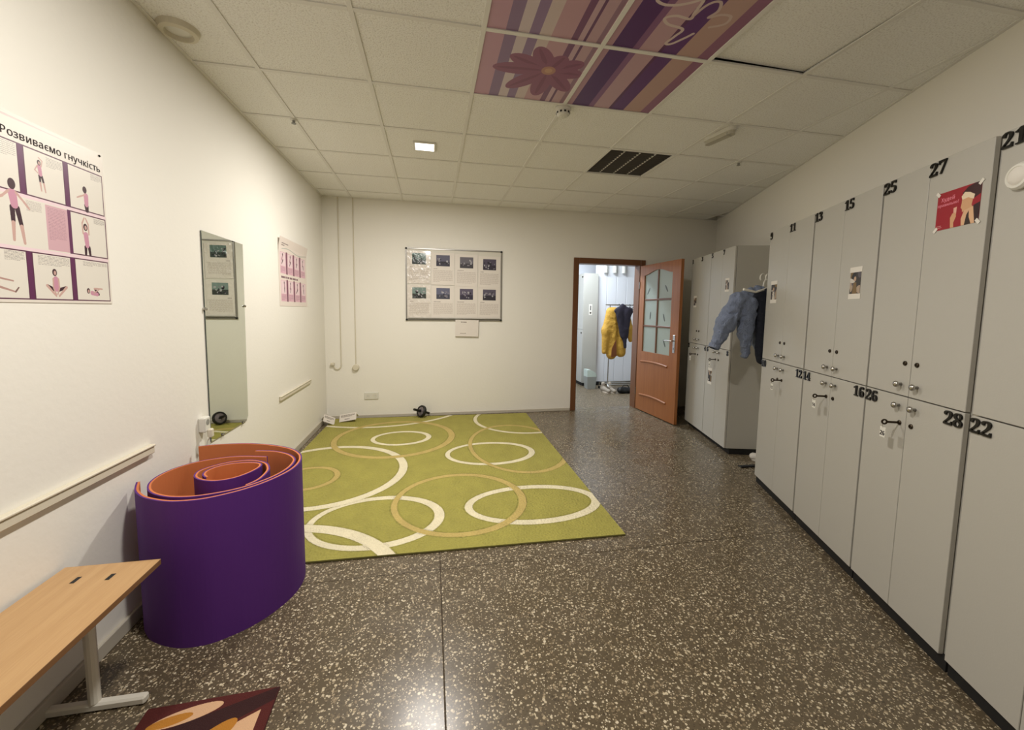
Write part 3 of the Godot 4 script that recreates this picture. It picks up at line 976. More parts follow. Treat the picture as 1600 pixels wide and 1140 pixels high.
func build_posters() -> void:
	# stretching poster
	var zl := 4.225
	var w := 0.845
	var yt := 1.985
	var h := 0.59
	var W := 1440
	var Hh := int(W * h / w)
	var im := canvas(W, Hh, Color8(224, 216, 204))
	var px := func(z: float, y: float) -> Vector2: return Vector2((zl - z) / w * W, (yt - y) / h * Hh)
	var rect := func(z0: float, z1: float, y0: float, y1: float, col: Color) -> void:
		var a: Vector2 = px.call(z0, y0)
		var b: Vector2 = px.call(z1, y1)
		im.fill_rect(Rect2i(int(a.x), int(a.y), int(b.x - a.x), int(b.y - a.y)), col)
	var pur := Color8(92, 34, 78)
	var edge := Color8(82, 34, 62)
	var pale := Color8(230, 206, 210)
	var inside := Color8(222, 216, 204)
	fill_poly(im, PackedVector2Array([px.call(4.225, 1.979), px.call(3.46, 1.974), px.call(4.225, 1.962)]), Color8(206, 190, 184))  # shading of the curled top edge, painted into the paper colour
	var cols := [[4.215, 4.05], [4.04, 3.882], [3.882, 3.727], [3.712, 3.562], [3.548, 3.388]]
	for row in [[1.90, 1.742], [1.562, 1.404]]:
		for c in cols:
			rect.call(c[0], c[1], row[0], row[1], edge)
			rect.call(c[0] - 0.004, c[1] + 0.004, row[0] - 0.004, row[1] + 0.004, inside)
		for zz in [[4.05, 4.04], [3.728, 3.711], [3.563, 3.547]]:
			rect.call(zz[0], zz[1], row[0], row[1], pur)
	rect.call(4.215, 3.562, 1.732, 1.572, inside)
	rect.call(4.215, 3.385, 1.742, 1.731, pale)
	rect.call(4.215, 3.385, 1.573, 1.562, pale)
	rect.call(3.648, 3.562, 1.728, 1.576, Color8(204, 164, 172))
	rect.call(3.558, 3.386, 1.731, 1.574, edge)
	rect.call(3.548, 3.390, 1.727, 1.578, inside)
	rect.call(3.562, 3.548, 1.731, 1.574, pur)
	var lines := func(z0: float, z1: float, y0: float, y1: float, n: int, col: Color) -> void:
		var a: Vector2 = px.call(z0, y0)
		var b: Vector2 = px.call(z1, y1)
		print_lines(im, Rect2(a, b - a), n, col, 2.5)
	rng.seed = 77
	var grey := Color8(122, 112, 108)
	lines.call(3.79, 3.735, 1.892, 1.845, 8, grey)
	lines.call(3.63, 3.568, 1.888, 1.855, 7, grey)
	lines.call(3.445, 3.394, 1.892, 1.868, 6, grey)
	lines.call(3.715, 3.662, 1.725, 1.690, 9, Color8(150, 138, 134))
	lines.call(3.640, 3.572, 1.720, 1.610, 22, Color8(150, 112, 122))
	lines.call(3.445, 3.394, 1.722, 1.702, 6, grey)
	lines.call(3.80, 3.736, 1.555, 1.525, 8, grey)
	lines.call(3.69, 3.570, 1.553, 1.520, 7, grey)
	lines.call(3.51, 3.396, 1.552, 1.535, 4, grey)
	var scl := func(m: float) -> float: return m / h * Hh
	# standing with one arm over the head
	human(im, px.call(3.658, 1.872), scl.call(0.105), {"head": Vector2(0, 0.1), "torso": [Vector2(0, 0.22), Vector2(0.03, 0.46)], "arms": [[Vector2(-0.06, 0.2), Vector2(-0.16, 0.36), Vector2(-0.05, 0.44)], [Vector2(0.07, 0.2), Vector2(0.12, 0.02), Vector2(0.0, -0.06)]], "legs": [[Vector2(-0.01, 0.5), Vector2(0.0, 0.72), Vector2(0.02, 0.97)], [Vector2(0.06, 0.5), Vector2(0.12, 0.72), Vector2(0.16, 0.98)]]})
	human(im, px.call(3.478, 1.838), scl.call(0.15), {"head": Vector2(0, 0.1), "back": true, "torso": [Vector2(0.03, 0.24), Vector2(0.03, 0.46)], "arms": [[Vector2(0.0, 0.22), Vector2(-0.12, 0.28), Vector2(-0.24, 0.34)]], "legs": [[Vector2(0.0, 0.48), Vector2(0.02, 0.62)], [Vector2(0.05, 0.48), Vector2(0.05, 0.62)]]})
	human(im, px.call(3.758, 1.785), scl.call(0.20), {"head": Vector2(0, 0.1), "back": true, "torso": [Vector2(0, 0.24), Vector2(0.02, 0.42)], "arms": [[Vector2(0.06, 0.22), Vector2(0.18, 0.34), Vector2(0.26, 0.43)], [Vector2(-0.06, 0.22), Vector2(-0.16, 0.32), Vector2(-0.3, 0.4)]], "legs": [[Vector2(-0.02, 0.46), Vector2(-0.02, 0.7), Vector2(-0.03, 0.97)], [Vector2(0.06, 0.46), Vector2(0.11, 0.74), Vector2(0.14, 1.0)]]})
	human(im, px.call(3.487, 1.698), scl.call(0.155), {"head": Vector2(0, 0.1), "torso": [Vector2(0, 0.28), Vector2(0.02, 0.54)], "arms": [[Vector2(-0.08, 0.26), Vector2(-0.09, 0.02), Vector2(-0.02, -0.12)], [Vector2(0.09, 0.26), Vector2(0.09, 0.02), Vector2(0.02, -0.12)]], "legs": [[Vector2(-0.03, 0.58), Vector2(-0.04, 0.76)], [Vector2(0.07, 0.58), Vector2(0.09, 0.76)]]})
	human(im, px.call(3.633, 1.515), scl.call(0.145), {"head": Vector2(0, 0.1), "torso": [Vector2(0.02, 0.26), Vector2(0.02, 0.5)], "arms": [[Vector2(-0.05, 0.25), Vector2(-0.06, 0.46), Vector2(0.0, 0.62)], [Vector2(0.09, 0.25), Vector2(0.1, 0.46), Vector2(0.04, 0.62)]], "legs": [[Vector2(-0.02, 0.52), Vector2(-0.22, 0.42), Vector2(0.0, 0.66)], [Vector2(0.06, 0.52), Vector2(0.3, 0.44), Vector2(0.08, 0.66)]]})
	human(im, px.call(3.495, 1.450), scl.call(0.12), {"head": Vector2(0, 0.06), "torso": [Vector2(0.14, 0.12), Vector2(0.34, 0.16)], "arms": [[Vector2(0.2, 0.12), Vector2(0.4, 0.02)]], "legs": [[Vector2(0.4, 0.16), Vector2(0.24, -0.02), Vector2(0.56, -0.02)]]})
	stroke(im, px.call(3.86, 1.475), px.call(3.78, 1.462), 12, 8, Color8(176, 140, 130))
	stroke(im, px.call(3.86, 1.452), px.call(3.775, 1.428), 16, 8, Color8(176, 140, 130))
	stroke(im, px.call(3.775, 1.428), px.call(3.764, 1.442), 9, 7, Color8(120, 90, 84))
	var p := thing("exercise_poster", "large flexibility exercise poster with purple bars and pictured figures", "poster", Vector3(0, yt - h / 2, zl - w / 2), PI / 2)
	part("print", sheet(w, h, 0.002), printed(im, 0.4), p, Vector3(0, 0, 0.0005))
	part("title", text_mesh("Розвиваємо гнучкість", 0.025, sans_plain, 0.0008), M.ink, p, Vector3(zl - w / 2 - 3.588, 1.9245 - (yt - h / 2), 0.0032))
	# fit the title to its width
	var tm: TextMesh = p.get_node("title").mesh
	var tw := tm.get_aabb().size.x
	p.get_node("title").scale = Vector3(0.382 / tw, 1.0, 1.0)
	for zz: float in [3.395, 4.21]:
		part("pin", lathe([Vector2(0.004, 0), Vector2(0.004, 0.003), Vector2(0, 0.005)], 10, Transform3D(Basis(Vector3.RIGHT, PI / 2), Vector3.ZERO)), M.black, p, Vector3(zl - w / 2 - zz, h / 2 - 0.008, 0.0026))

	# pink poster by the corner
	var w2 := 0.79
	var h2 := 0.60
	var im2 := canvas(632, 480, Color8(226, 214, 204))
	rng.seed = 99
	for i in 30:
		var t := i / 29.0
		stroke(im2, Vector2(60 + 540 * t, 78 - 10 * sin(t * 7.0)), Vector2(60 + 540 * (t + 0.035), 78 - 10 * sin((t + 0.035) * 7.0)), 6, 6, Color8(176, 178, 168))
	print_lines(im2, Rect2(50, 36, 130, 26), 2, Color8(110, 90, 96), 6)
	for row in 2:
		for col in 4:
			var x := 30 + col * 150
			var y := 100 + row * 196
			im2.fill_rect(Rect2i(x, y, 112, 150), Color8(214, 170, 184))
			im2.fill_rect(Rect2i(x + 8, y + 4, 96, 92), Color8(228, 204, 208))
			print_lines(im2, Rect2(x + 8, y + 104, 96, 40), 5, Color8(160, 120, 134), 3)
			if col < 3:
				im2.fill_rect(Rect2i(x + 114, y - 6, 32, 158), Color8(118, 58, 88))
			var cx := x + 54.0 + rng.randf_range(-14, 14)
			stroke(im2, Vector2(cx, y + 26), Vector2(cx + rng.randf_range(-20, 20), y + 56), 10, 12, Color8(150, 90, 110))
			fill_ellipse(im2, Vector2(cx, y + 18), Vector2(8, 10), Color8(70, 34, 44))
			stroke(im2, Vector2(cx + 4, y + 56), Vector2(cx + rng.randf_range(-30, 34), y + 84), 13, 8, Color8(66, 30, 44))
	print_lines(im2, Rect2(40, 268, 540, 18), 1, Color8(120, 90, 100), 14)
	var p2 := thing("exercise_poster", "pink exercise poster in two rows beside the room corner", "poster", Vector3(0, 1.70, 1.09), PI / 2)
	part("print", sheet(w2, h2, 0.002, 0.02), printed(im2, 0.45), p2, Vector3(0, 0, 0.0005))

	# mirror with clips
	var mr := thing("wall_mirror", "tall narrow frameless mirror held by metal clips", "mirror", Vector3(0, 1.205, 2.435), PI / 2)
	var outline := PackedVector2Array([Vector2(-0.262, -0.615), Vector2(0.205, -0.615), Vector2(0.232, -0.585), Vector2(0.262, 0.615), Vector2(-0.255, 0.615)])
	part("glass", prism(outline, 0.0075, 0.008), M.mirror, mr)
	part("backing", prism(outline, 0.003, 0.0074), M.mirror_edge, mr)
	for c in [Vector2(-0.262, 0.17), Vector2(0.247, 0.19), Vector2(-0.13, -0.615), Vector2(0.15, -0.615)]:
		var st := begin()
		add_box(st, Vector3(c.x, c.y, 0.007), Vector3(0.018, 0.016, 0.013), 0.003)
		add_lathe(st, [Vector2(0, 0.0), Vector2(0.008, 0.0), Vector2(0.007, 0.006), Vector2(0.003, 0.008), Vector2(0, 0.0085)], 12, Transform3D(Basis(Vector3.RIGHT, PI / 2), Vector3(c.x * 0.985, c.y * 0.99, 0.012)))
		part("clip", done(st), M.chrome, mr)

	# rails along the wall
	var r1 := thing("wall_rail", "long cream wall rail above the wooden bench", "rail", Vector3(0, 0.722, 4.0), PI / 2, "cream rails on the poster wall")
	part("batten", box(Vector3(1.58, 0.034, 0.020), 0.004), M.cream, r1, Vector3(0, 0, 0.010))
	part("cap", box(Vector3(1.58, 0.010, 0.026), 0.003), M.cream, r1, Vector3(0, 0.0215, 0.013))
	var r2 := thing("wall_rail", "short cream wall rail under the pink poster", "rail", Vector3(0, 0.600, 1.135), PI / 2, "cream rails on the poster wall")
	part("batten", box(Vector3(0.90, 0.030, 0.018), 0.004), M.cream, r2, Vector3(0, 0, 0.009))
	part("cap", box(Vector3(0.90, 0.009, 0.023), 0.003), M.cream, r2, Vector3(0, 0.019, 0.0115))

	# socket beside the mirror
	var so := thing("wall_socket", "white surface socket beside the mirror's lower corner", "socket", Vector3(0, 0.70, 2.785), PI / 2)
	part("case", box(Vector3(0.060, 0.085, 0.036), 0.006), M.white_plastic, so, Vector3(0, 0.02, 0.018))
	part("plug", box(Vector3(0.032, 0.05, 0.024), 0.006), M.cream, so, Vector3(-0.004, -0.03, 0.05))
	part("recess", lathe([Vector2(0.017, 0), Vector2(0.017, 0.001), Vector2(0, 0.001)], 16, Transform3D(Basis(Vector3.RIGHT, PI / 2), Vector3(0, 0.032, 0.036))), M.grey_plastic, so)
	part("cable", tube([Vector3(-0.004, -0.045, 0.05), Vector3(0.0, -0.08, 0.03), Vector3(0.002, -0.15, 0.012), Vector3(0.002, -0.61, 0.02)], 0.003, 6), M.white_plastic, so)

# ---------------------------------------------------------------- things on the doorway wall
func build_back_wall() -> void:
	var b := thing("notice_board", "white notice board with thin aluminium frame covered in paper sheets", "board", Vector3(1.585, 1.70, 0))
	part("panel", box(Vector3(1.205, 0.88, 0.012), 0.001), M.white_paint, b, Vector3(0, 0, 0.007))
	for sgn: float in [-1.0, 1.0]:
		part("frame_rail", box(Vector3(1.23, 0.016, 0.02), 0.003), M.aluminium, b, Vector3(0, sgn * 0.447, 0.010))
		part("frame_rail", box(Vector3(0.016, 0.88, 0.02), 0.003), M.aluminium, b, Vector3(sgn * 0.607, 0, 0.010))
		for sy: float in [-1.0, 1.0]:
			part("corner", box(Vector3(0.026, 0.026, 0.024), 0.006), M.black, b, Vector3(sgn * 0.605, sy * 0.445, 0.012))
	part("tray", box(Vector3(1.18, 0.010, 0.03), 0.003), M.aluminium, b, Vector3(0, -0.430, 0.022))
	# sheets: [x, top y, w, h]
	var rows := [[0.295, 2.115, 0.405], [0.0, 1.695, 0.405]]
	var what := ["first", "second", "third", "fourth"]
	var tints := [[Color8(96, 118, 112), Color8(48, 60, 58)], [Color8(88, 86, 104), Color8(46, 42, 58)], [Color8(100, 96, 104), Color8(60, 56, 62)], [Color8(74, 66, 84), Color8(44, 36, 52)], [Color8(120, 140, 134), Color8(52, 58, 54)], [Color8(96, 98, 120), Color8(64, 66, 80)], [Color8(86, 78, 98), Color8(46, 40, 60)], [Color8(84, 78, 94), Color8(40, 36, 48)]]
	for r in 2:
		for c in 4:
			var k := r * 4 + c
			rng.seed = 300 + k
			var im := canvas(290, 405, Color8(222, 214, 204))
			var pic := Rect2i(62, 26 + c * 3, 170, 140)
			im.fill_rect(pic, tints[k][0])
			im.fill_rect(Rect2i(pic.position.x, pic.position.y + 80, pic.size.x, pic.size.y - 80), tints[k][1])
			for i in 14:
				var q := Vector2(pic.position) + Vector2(rng.randf_range(14, 150), rng.randf_range(40, 122))
				fill_ellipse(im, q, Vector2(rng.randf_range(4, 13), rng.randf_range(6, 16)), [Color8(168, 166, 170), Color8(34, 30, 40), Color8(130, 124, 132)][rng.randi() % 3], rng.randf() * 3)
			print_lines(im, Rect2(30, 200, 120, 10), 1, Color8(120, 108, 104), 6)
			print_lines(im, Rect2(24, 222, 244, 150), 13, Color8(178, 166, 156), 4)
			var m := printed(im, 0.6)
			if c == 0:
				m.roughness = 0.25
				m.clearcoat_enabled = true
				m.clearcoat = 0.8
				m.clearcoat_roughness = 0.1
				m.normal_enabled = true
				m.normal_texture = noise_tex(128, 0.03, true, 6.0, null, 60 + r)
				m.normal_scale = 0.35
			var cx := 1.135 + 0.299 * c
			var cy := 1.905 - 0.012 * c + 0.01 if r == 0 else 1.487
			var o := part("paper_sheet", sheet(0.292, 0.405, 0.0015), m, self, Vector3(cx, cy, 0.0152 if r == 1 else 0.018), Basis(Vector3(0, 0, 1), rng.randf_range(-0.008, 0.008)))
			tag(o, "%s printed sheet in the %s row of the notice board" % [what[c], "upper" if r == 0 else "lower"], "paper", "sheets on the notice board")
	var note := canvas(160, 120, Color8(224, 216, 206))
	rng.seed = 5
	print_lines(note, Rect2(38, 14, 70, 10), 1, Color8(110, 98, 90), 5)
	print_lines(note, Rect2(34, 96, 60, 8), 1, Color8(130, 118, 108), 4)
	var nn := part("notice_card", sheet(0.302, 0.215, 0.003), printed(note, 0.6), self, Vector3(1.742, 1.148, 0.024), Basis(Vector3(0, 0, 1), -0.02))
	tag(nn, "small white notice card hung below the notice board", "card")

	# cables running down from the ceiling
	var c1 := thing("cable", "white cable running down the wall to a curled end", "cable", Vector3(0.184, 0.66, 0))
	part("run", tube([Vector3(0, H - 0.66, 0.006), Vector3(0.0, 0.9, 0.006), Vector3(-0.002, 0.03, 0.006)], 0.006, 8), M.cream, c1)
	var hook := []
	for i in 13:
		var a := -PI * i / 12.0
		hook.append(Vector3(-0.045 + 0.045 * cos(a), 0.03 + 0.06 * sin(a), 0.012))
	part("loop", tube(hook, 0.008, 8), M.cream, c1)
	part("plug", box(Vector3(0.045, 0.04, 0.04), 0.008), M.cream, c1, Vector3(-0.098, 0.035, 0.020))
	var c2 := thing("cable", "white cable running down the wall to a round box", "cable", Vector3(0.356, 0.66, 0))
	part("run", tube([Vector3(0, H - 0.66, 0.006), Vector3(0.0, 0.9, 0.006), Vector3(0, 0.02, 0.006)], 0.006, 8), M.cream, c2)
	part("box", lathe([Vector2(0, 0), Vector2(0.04, 0), Vector2(0.04, 0.03), Vector2(0.034, 0.038), Vector2(0, 0.04)], 22, Transform3D(Basis(Vector3.RIGHT, PI / 2), Vector3(0, -0.01, 0.0))), M.cream, c2)
	var so := thing("wall_socket", "double white wall socket low on the doorway wall", "socket", Vector3(0.535, 0.283, 0))
	part("plate", box(Vector3(0.17, 0.09, 0.012), 0.004), M.white_plastic, so, Vector3(0, 0, 0.006))
	for sgn: float in [-1.0, 1.0]:
		part("recess", lathe([Vector2(0.024, 0.0), Vector2(0.024, 0.002), Vector2(0.021, 0.002), Vector2(0.019, -0.006), Vector2(0, -0.006)], 18, Transform3D(Basis(Vector3.RIGHT, PI / 2), Vector3(sgn * 0.042, 0, 0.012))), M.cream, so)
		for hx: float in [-0.008, 0.008]:
			part("hole", lathe([Vector2(0.003, 0), Vector2(0.003, 0.0006), Vector2(0, 0.0006)], 8, Transform3D(Basis(Vector3.RIGHT, PI / 2), Vector3(sgn * 0.042 + hx, 0, 0.0125))), M.black, so)

# ---------------------------------------------------------------- things on the floor
func build_floor_things() -> void:
	# green rug
	var th := -0.021
	var cx := 1.2785
	var cz := 1.579
	var w := 2.45
	var l := 3.015
	var W := 1200
	var L := int(W * l / w)
	var green := Color8(153, 146, 70)
	var white := Color8(220, 210, 178)
	var tan_ := Color8(184, 162, 96)
	var im := canvas(W, L, green)
	var relief := canvas(W, L, Color(0.8, 0.8, 0.8))
	var px := func(x: float, z: float) -> Vector2:
		var v := Vector2(x - cx, z - cz).rotated(th)
		return Vector2((v.x / w + 0.5) * W, (v.y / l + 0.5) * L)
	var ring := func(x: float, z: float, rx: float, rz: float, wd: float, col: Color, a0: float, a1: float, taper: float) -> void:
		var n := 120
		for i in n:
			var a := a0 + (a1 - a0) * i / n
			var b := a0 + (a1 - a0) * (i + 1.12) / n
			var wa := wd * (1.0 + taper * cos(a)) / 2.0
			var wb := wd * (1.0 + taper * cos(b)) / 2.0
			var poly := PackedVector2Array()
			for e in [[a, wa], [b, wb], [b, -wb], [a, -wa]]:
				poly.append(px.call(x + cos(e[0]) * (rx + e[1]), z + sin(e[0]) * (rz + e[1])))
			fill_poly(im, poly, col)
			var groove := PackedVector2Array()
			for e in [[a, wa + 0.008], [b, wb + 0.008], [b, -wb - 0.008], [a, -wa - 0.008]]:
				groove.append(px.call(x + cos(e[0]) * (rx + e[1]), z + sin(e[0]) * (rz + e[1])))
			fill_poly(relief, groove, Color(0.1, 0.1, 0.1))
		for i in n:
			var a := a0 + (a1 - a0) * i / n
			var b := a0 + (a1 - a0) * (i + 1.12) / n
			var wa := wd * (1.0 + taper * cos(a)) / 2.0
			var wb := wd * (1.0 + taper * cos(b)) / 2.0
			var poly := PackedVector2Array()
			for e in [[a, wa], [b, wb], [b, -wb], [a, -wa]]:
				poly.append(px.call(x + cos(e[0]) * (rx + e[1]), z + sin(e[0]) * (rz + e[1])))
			fill_poly(relief, poly, Color(1.0, 1.0, 1.0))
	ring.call(0.966, 0.946, 0.290, 0.222, 0.05, white, 0.0, TAU, 0.1)
	ring.call(1.844, 1.544, 0.410, 0.290, 0.052, white, 0.0, TAU, 0.15)
	ring.call(2.006, 2.616, 0.466, 0.262, 0.062, white, 0.0, TAU, 0.1)
	ring.call(0.931, 2.677, 0.408, 0.315, 0.056, white, 0.0, TAU, 0.2)
	ring.call(0.399, 1.803, 0.646, 0.646, 0.062, white, 0.0, TAU, 0.15)
	ring.call(0.618, -0.714, 1.206, 1.206, 0.05, white, 0.0, TAU, 0.0)
	ring.call(2.422, 0.387, 0.601, 0.601, 0.05, white, 0.0, TAU, 0.1)
	ring.call(0.367, 3.475, 0.779, 0.779, 0.085, white, 0.0, TAU, 0.0)
	ring.call(0.898, 0.913, 0.606, 0.606, 0.062, tan_, 0.0, TAU, 0.1)
	ring.call(2.150, 1.359, 0.480, 0.715, 0.05, tan_, 0.0, TAU, 0.2)
	ring.call(1.486, 2.489, 0.458, 0.458, 0.05, tan_, 0.0, TAU, 0.15)
	ring.call(0.297, 1.899, 0.224, 0.224, 0.045, tan_, 0.0, TAU, 0.0)
	# dye variation of the pile
	var nz := FastNoiseLite.new()
	nz.seed = 8
	nz.frequency = 0.012
	var data := im.get_data()
	rng.seed = 1234
	for y in L:
		for x in W:
			var f := 1.0 + 0.05 * nz.get_noise_2d(x, y * 0.6) + rng.randf_range(-0.045, 0.045)
			var i := (y * W + x) * 3
			data[i] = mini(255, int(data[i] * f))
			data[i + 1] = mini(255, int(data[i + 1] * f))
			data[i + 2] = mini(255, int(data[i + 2] * f))
	im = Image.create_from_data(W, L, false, Image.FORMAT_RGB8, data)
	var rm := printed(im, 0.95)
	rm.normal_enabled = true
	rm.normal_texture = noise_tex(512, 0.25, true, 6.0, null, 71)
	rm.normal_scale = 0.3
	rm.heightmap_enabled = true
	rm.heightmap_texture = tex(relief)
	rm.heightmap_scale = 0.6
	var rug := thing("green_rug", "large olive green rug with white and tan overlapping rings", "rug", Vector3(cx, 0, cz), th)
	var st := begin()
	var hh := Vector3(w / 2, 0.012, l / 2)
	var q := [Vector3(-hh.x, hh.y, -hh.z), Vector3(hh.x, hh.y, -hh.z), Vector3(hh.x, hh.y, hh.z), Vector3(-hh.x, hh.y, hh.z)]
	var uv := [Vector2(0, 0), Vector2(1, 0), Vector2(1, 1), Vector2(0, 1)]
	for k in [0, 1, 2, 0, 2, 3]:
		st.set_uv(uv[k])
		st.add_vertex(q[k])
	part("pile", done(st), rm, rug)
	st = begin()
	add_box(st, Vector3(0, 0.0058, 0), Vector3(w + 0.004, 0.0112, l + 0.004), 0.003)
	part("backing", done(st), mat(Color8(92, 86, 40), 0.95), rug)

	# small dark red rug
	var im3 := canvas(512, 768, Color8(74, 18, 13))
	var beige := Color8(200, 160, 124)
	var dk := Color8(44, 10, 9)
	var ochre := Color8(170, 112, 34)
	fill_poly(im3, PackedVector2Array([Vector2(0, 140), Vector2(200, 90), Vector2(512, 0), Vector2(512, 60), Vector2(330, 150), Vector2(180, 330), Vector2(140, 768), Vector2(0, 768)]), dk)
	fill_ellipse(im3, Vector2(175, 62), Vector2(130, 34), beige, -0.22)
	fill_ellipse(im3, Vector2(120, 76), Vector2(80, 22), ochre, -0.2)
	fill_poly(im3, PackedVector2Array([Vector2(470, 96), Vector2(360, 150), Vector2(270, 220), Vector2(200, 330), Vector2(180, 480), Vector2(220, 700), Vector2(470, 740)]), beige)
	fill_ellipse(im3, Vector2(300, 200), Vector2(120, 42), ochre, -0.75)
	fill_ellipse(im3, Vector2(330, 560), Vector2(80, 60), Color8(120, 40, 24), 0.3)
	var rug2 := thing("small_rug", "small dark red mat with beige leaf shapes beside the bench", "rug", Vector3(0.545, 0, 4.165), 0.03)
	st = begin()
	var q2 := [Vector3(-0.205, 0.008, -0.32), Vector3(0.205, 0.008, -0.32), Vector3(0.205, 0.008, 0.32), Vector3(-0.205, 0.008, 0.32)]
	for k in [0, 1, 2, 0, 2, 3]:
		st.set_uv(uv[k])
		st.add_vertex(q2[k])
	var rm2 := printed(im3, 0.95)
	rm2.normal_enabled = true
	rm2.normal_texture = rm.normal_texture
	rm2.normal_scale = 0.3
	part("pile", done(st), rm2, rug2)
	part("backing", box(Vector3(0.414, 0.0076, 0.644), 0.002), mat(Color8(60, 12, 10), 0.95), rug2, Vector3(0, 0.0039, 0))

	# rolled foam mats
	var roll := thing("foam_mat_roll", "tall rolled foam mats, purple outside and orange inside, standing on end", "mat", Vector3(0, 0, 0))
	var outer := [[0.024, 3.345], [0.07, 3.430], [0.12, 3.488], [0.165, 3.523], [0.24, 3.560], [0.305, 3.575], [0.383, 3.570], [0.448, 3.542], [0.514, 3.496], [0.575, 3.426], [0.623, 3.332], [0.640, 3.245], [0.632, 3.155], [0.599, 3.07], [0.53, 2.985], [0.42, 2.912], [0.285, 2.862], [0.165, 2.850], [0.08, 2.857], [0.028, 2.872]]
	var mid := [[0.361, 2.993], [0.455, 3.014], [0.539, 3.067], [0.594, 3.136], [0.613, 3.20], [0.610, 3.29], [0.575, 3.384], [0.512, 3.465], [0.437, 3.512], [0.346, 3.537], [0.261, 3.530], [0.194, 3.501], [0.143, 3.462], [0.105, 3.412], [0.078, 3.350], [0.070, 3.275], [0.089, 3.197], [0.138, 3.130], [0.218, 3.086], [0.314, 3.070], [0.453, 3.098]]
	var inner := [[0.502, 3.455], [0.530, 3.395], [0.531, 3.304], [0.514, 3.245], [0.48, 3.188], [0.424, 3.148], [0.367, 3.136], [0.299, 3.151], [0.245, 3.194], [0.217, 3.246], [0.222, 3.293], [0.246, 3.335], [0.296, 3.372], [0.356, 3.386], [0.414, 3.363], [0.453, 3.311], [0.472, 3.250], [0.466, 3.205], [0.440, 3.181], [0.396, 3.169], [0.331, 3.171], [0.275, 3.200], [0.250, 3.251], [0.257, 3.298], [0.286, 3.336]]
	for s in [outer, mid, inner]:
		var pts := []
		for p in s:
			pts.append(Vector2(p[0], p[1]))
		pts = smooth_path(pts, 5)
		var sheet_part := part("foam_sheet", strip(pts, Vector2(0.36, 3.24), -0.002, 0.004, 0.0, 0.62), M.foam_purple, roll)
		part("orange_layer", strip(pts, Vector2(0.36, 3.24), -0.0095, -0.0021, 0.0, 0.62), M.foam_orange, sheet_part)

	# bench
	var bench := thing("bench", "low wooden bench with white T-shaped steel legs against the wall", "bench", Vector3(0.162, 0, 4.62))
	st = begin()
	var bx := 0.148
	var z0 := -0.915
	var z1 := 0.92
	var tt := 0.462
	var tq := [Vector3(-bx, tt, z0), Vector3(bx, tt, z0), Vector3(bx, tt, z1), Vector3(-bx, tt, z1)]
	var buv := [Vector2(0, 0), Vector2(0, 1), Vector2(1, 1), Vector2(1, 0)]
	for k in [0, 1, 2, 0, 2, 3]:
		st.set_uv(buv[k])
		st.add_vertex(tq[k])
	var seat := part("seat", done(st), M.bench_wood, bench)
	part("core", box(Vector3(bx * 2 + 0.001, 0.0198, z1 - z0 + 0.001), 0.001), M.bench_edge, seat, Vector3(0, tt - 0.0101, 0.0025))
	for sx: float in [-0.055, 0.045]:
		part("slot", box(Vector3(0.014, 0.0012, 0.034), 0.0005), M.black, seat, Vector3(sx, tt + 0.0002, z0 + 0.085))
	for z: float in [-0.81, 0.80]:
		var leg := part("leg", tube([Vector3(-0.014, 0.03, z), Vector3(-0.014, tt - 0.02, z)], 0.017, 12), M.white_paint, bench)
		part("foot", box(Vector3(0.296, 0.028, 0.03), 0.006), M.white_paint, leg, Vector3(-0.006, 0.016, z))
		part("bracket", box(Vector3(0.24, 0.018, 0.03), 0.003), M.white_paint, leg, Vector3(0, tt - 0.03, z))

	# exercise wheel
	var wh := thing("ab_roller", "small black exercise roller with two handles on the rug edge", "roller", Vector3(1.16, 0.090, 0.125))
	var ax := Vector3(0.72, -0.36, -0.60).normalized()
	var up := (Vector3.UP - ax * ax.y).normalized()
	wh.basis = Basis(up.cross(ax).normalized() * -1.0, ax, up) if false else Basis(ax.cross(up).normalized(), ax, up).orthonormalized()
	part("tyre", lathe([Vector2(0.058, -0.02), Vector2(0.070, -0.02), Vector2(0.076, -0.012), Vector2(0.076, 0.012), Vector2(0.070, 0.02), Vector2(0.058, 0.02)], 32), M.black, wh)
	part("hub", lathe([Vector2(0.02, -0.022), Vector2(0.058, -0.014), Vector2(0.058, 0.014), Vector2(0.02, 0.022)], 32), mat(Color(0.46, 0.43, 0.45), 0.25, 0.5), wh)
	for sgn: float in [-1.0, 1.0]:
		part("handle", tube([Vector3(0, sgn * 0.02, 0), Vector3(0, sgn * 0.128, 0)], 0.015, 12), M.black, wh)

	# folded cards in the corner
	var cardm := canvas(160, 96, Color8(214, 206, 196))
	rng.seed = 6
	print_lines(cardm, Rect2(14, 16, 130, 30), 3, Color8(110, 100, 92), 6)
	print_lines(cardm, Rect2(50, 66, 90, 10), 1, Color8(80, 70, 64), 9)
	var cm := printed(cardm, 0.6)
	var k1 := thing("folded_card", "smaller white folded card with printed lines tucked in the corner", "card", Vector3(0.095, 0.028, 0.30), 0.5)
	part("leaf", sheet(0.14, 0.10, 0.001), cm, k1, Vector3(0, 0.043, 0.0), Basis(Vector3(0, 0, 1), -0.5) * Basis(Vector3.RIGHT, -0.75))
	part("back_leaf", sheet(0.13, 0.10, 0.001), cm, k1, Vector3(0, 0.034, -0.07), Basis(Vector3(0, 0, 1), -0.2) * Basis(Vector3.RIGHT, 0.85))
	var k2 := thing("folded_card", "wider white folded card with printed lines at the rug corner", "card", Vector3(0.285, 0.020, 0.17), -0.05)
	part("leaf", sheet(0.20, 0.11, 0.001), cm, k2, Vector3(0, 0.045, 0.02), Basis(Vector3(0, 0, 1), 0.16) * Basis(Vector3.RIGHT, -0.85))
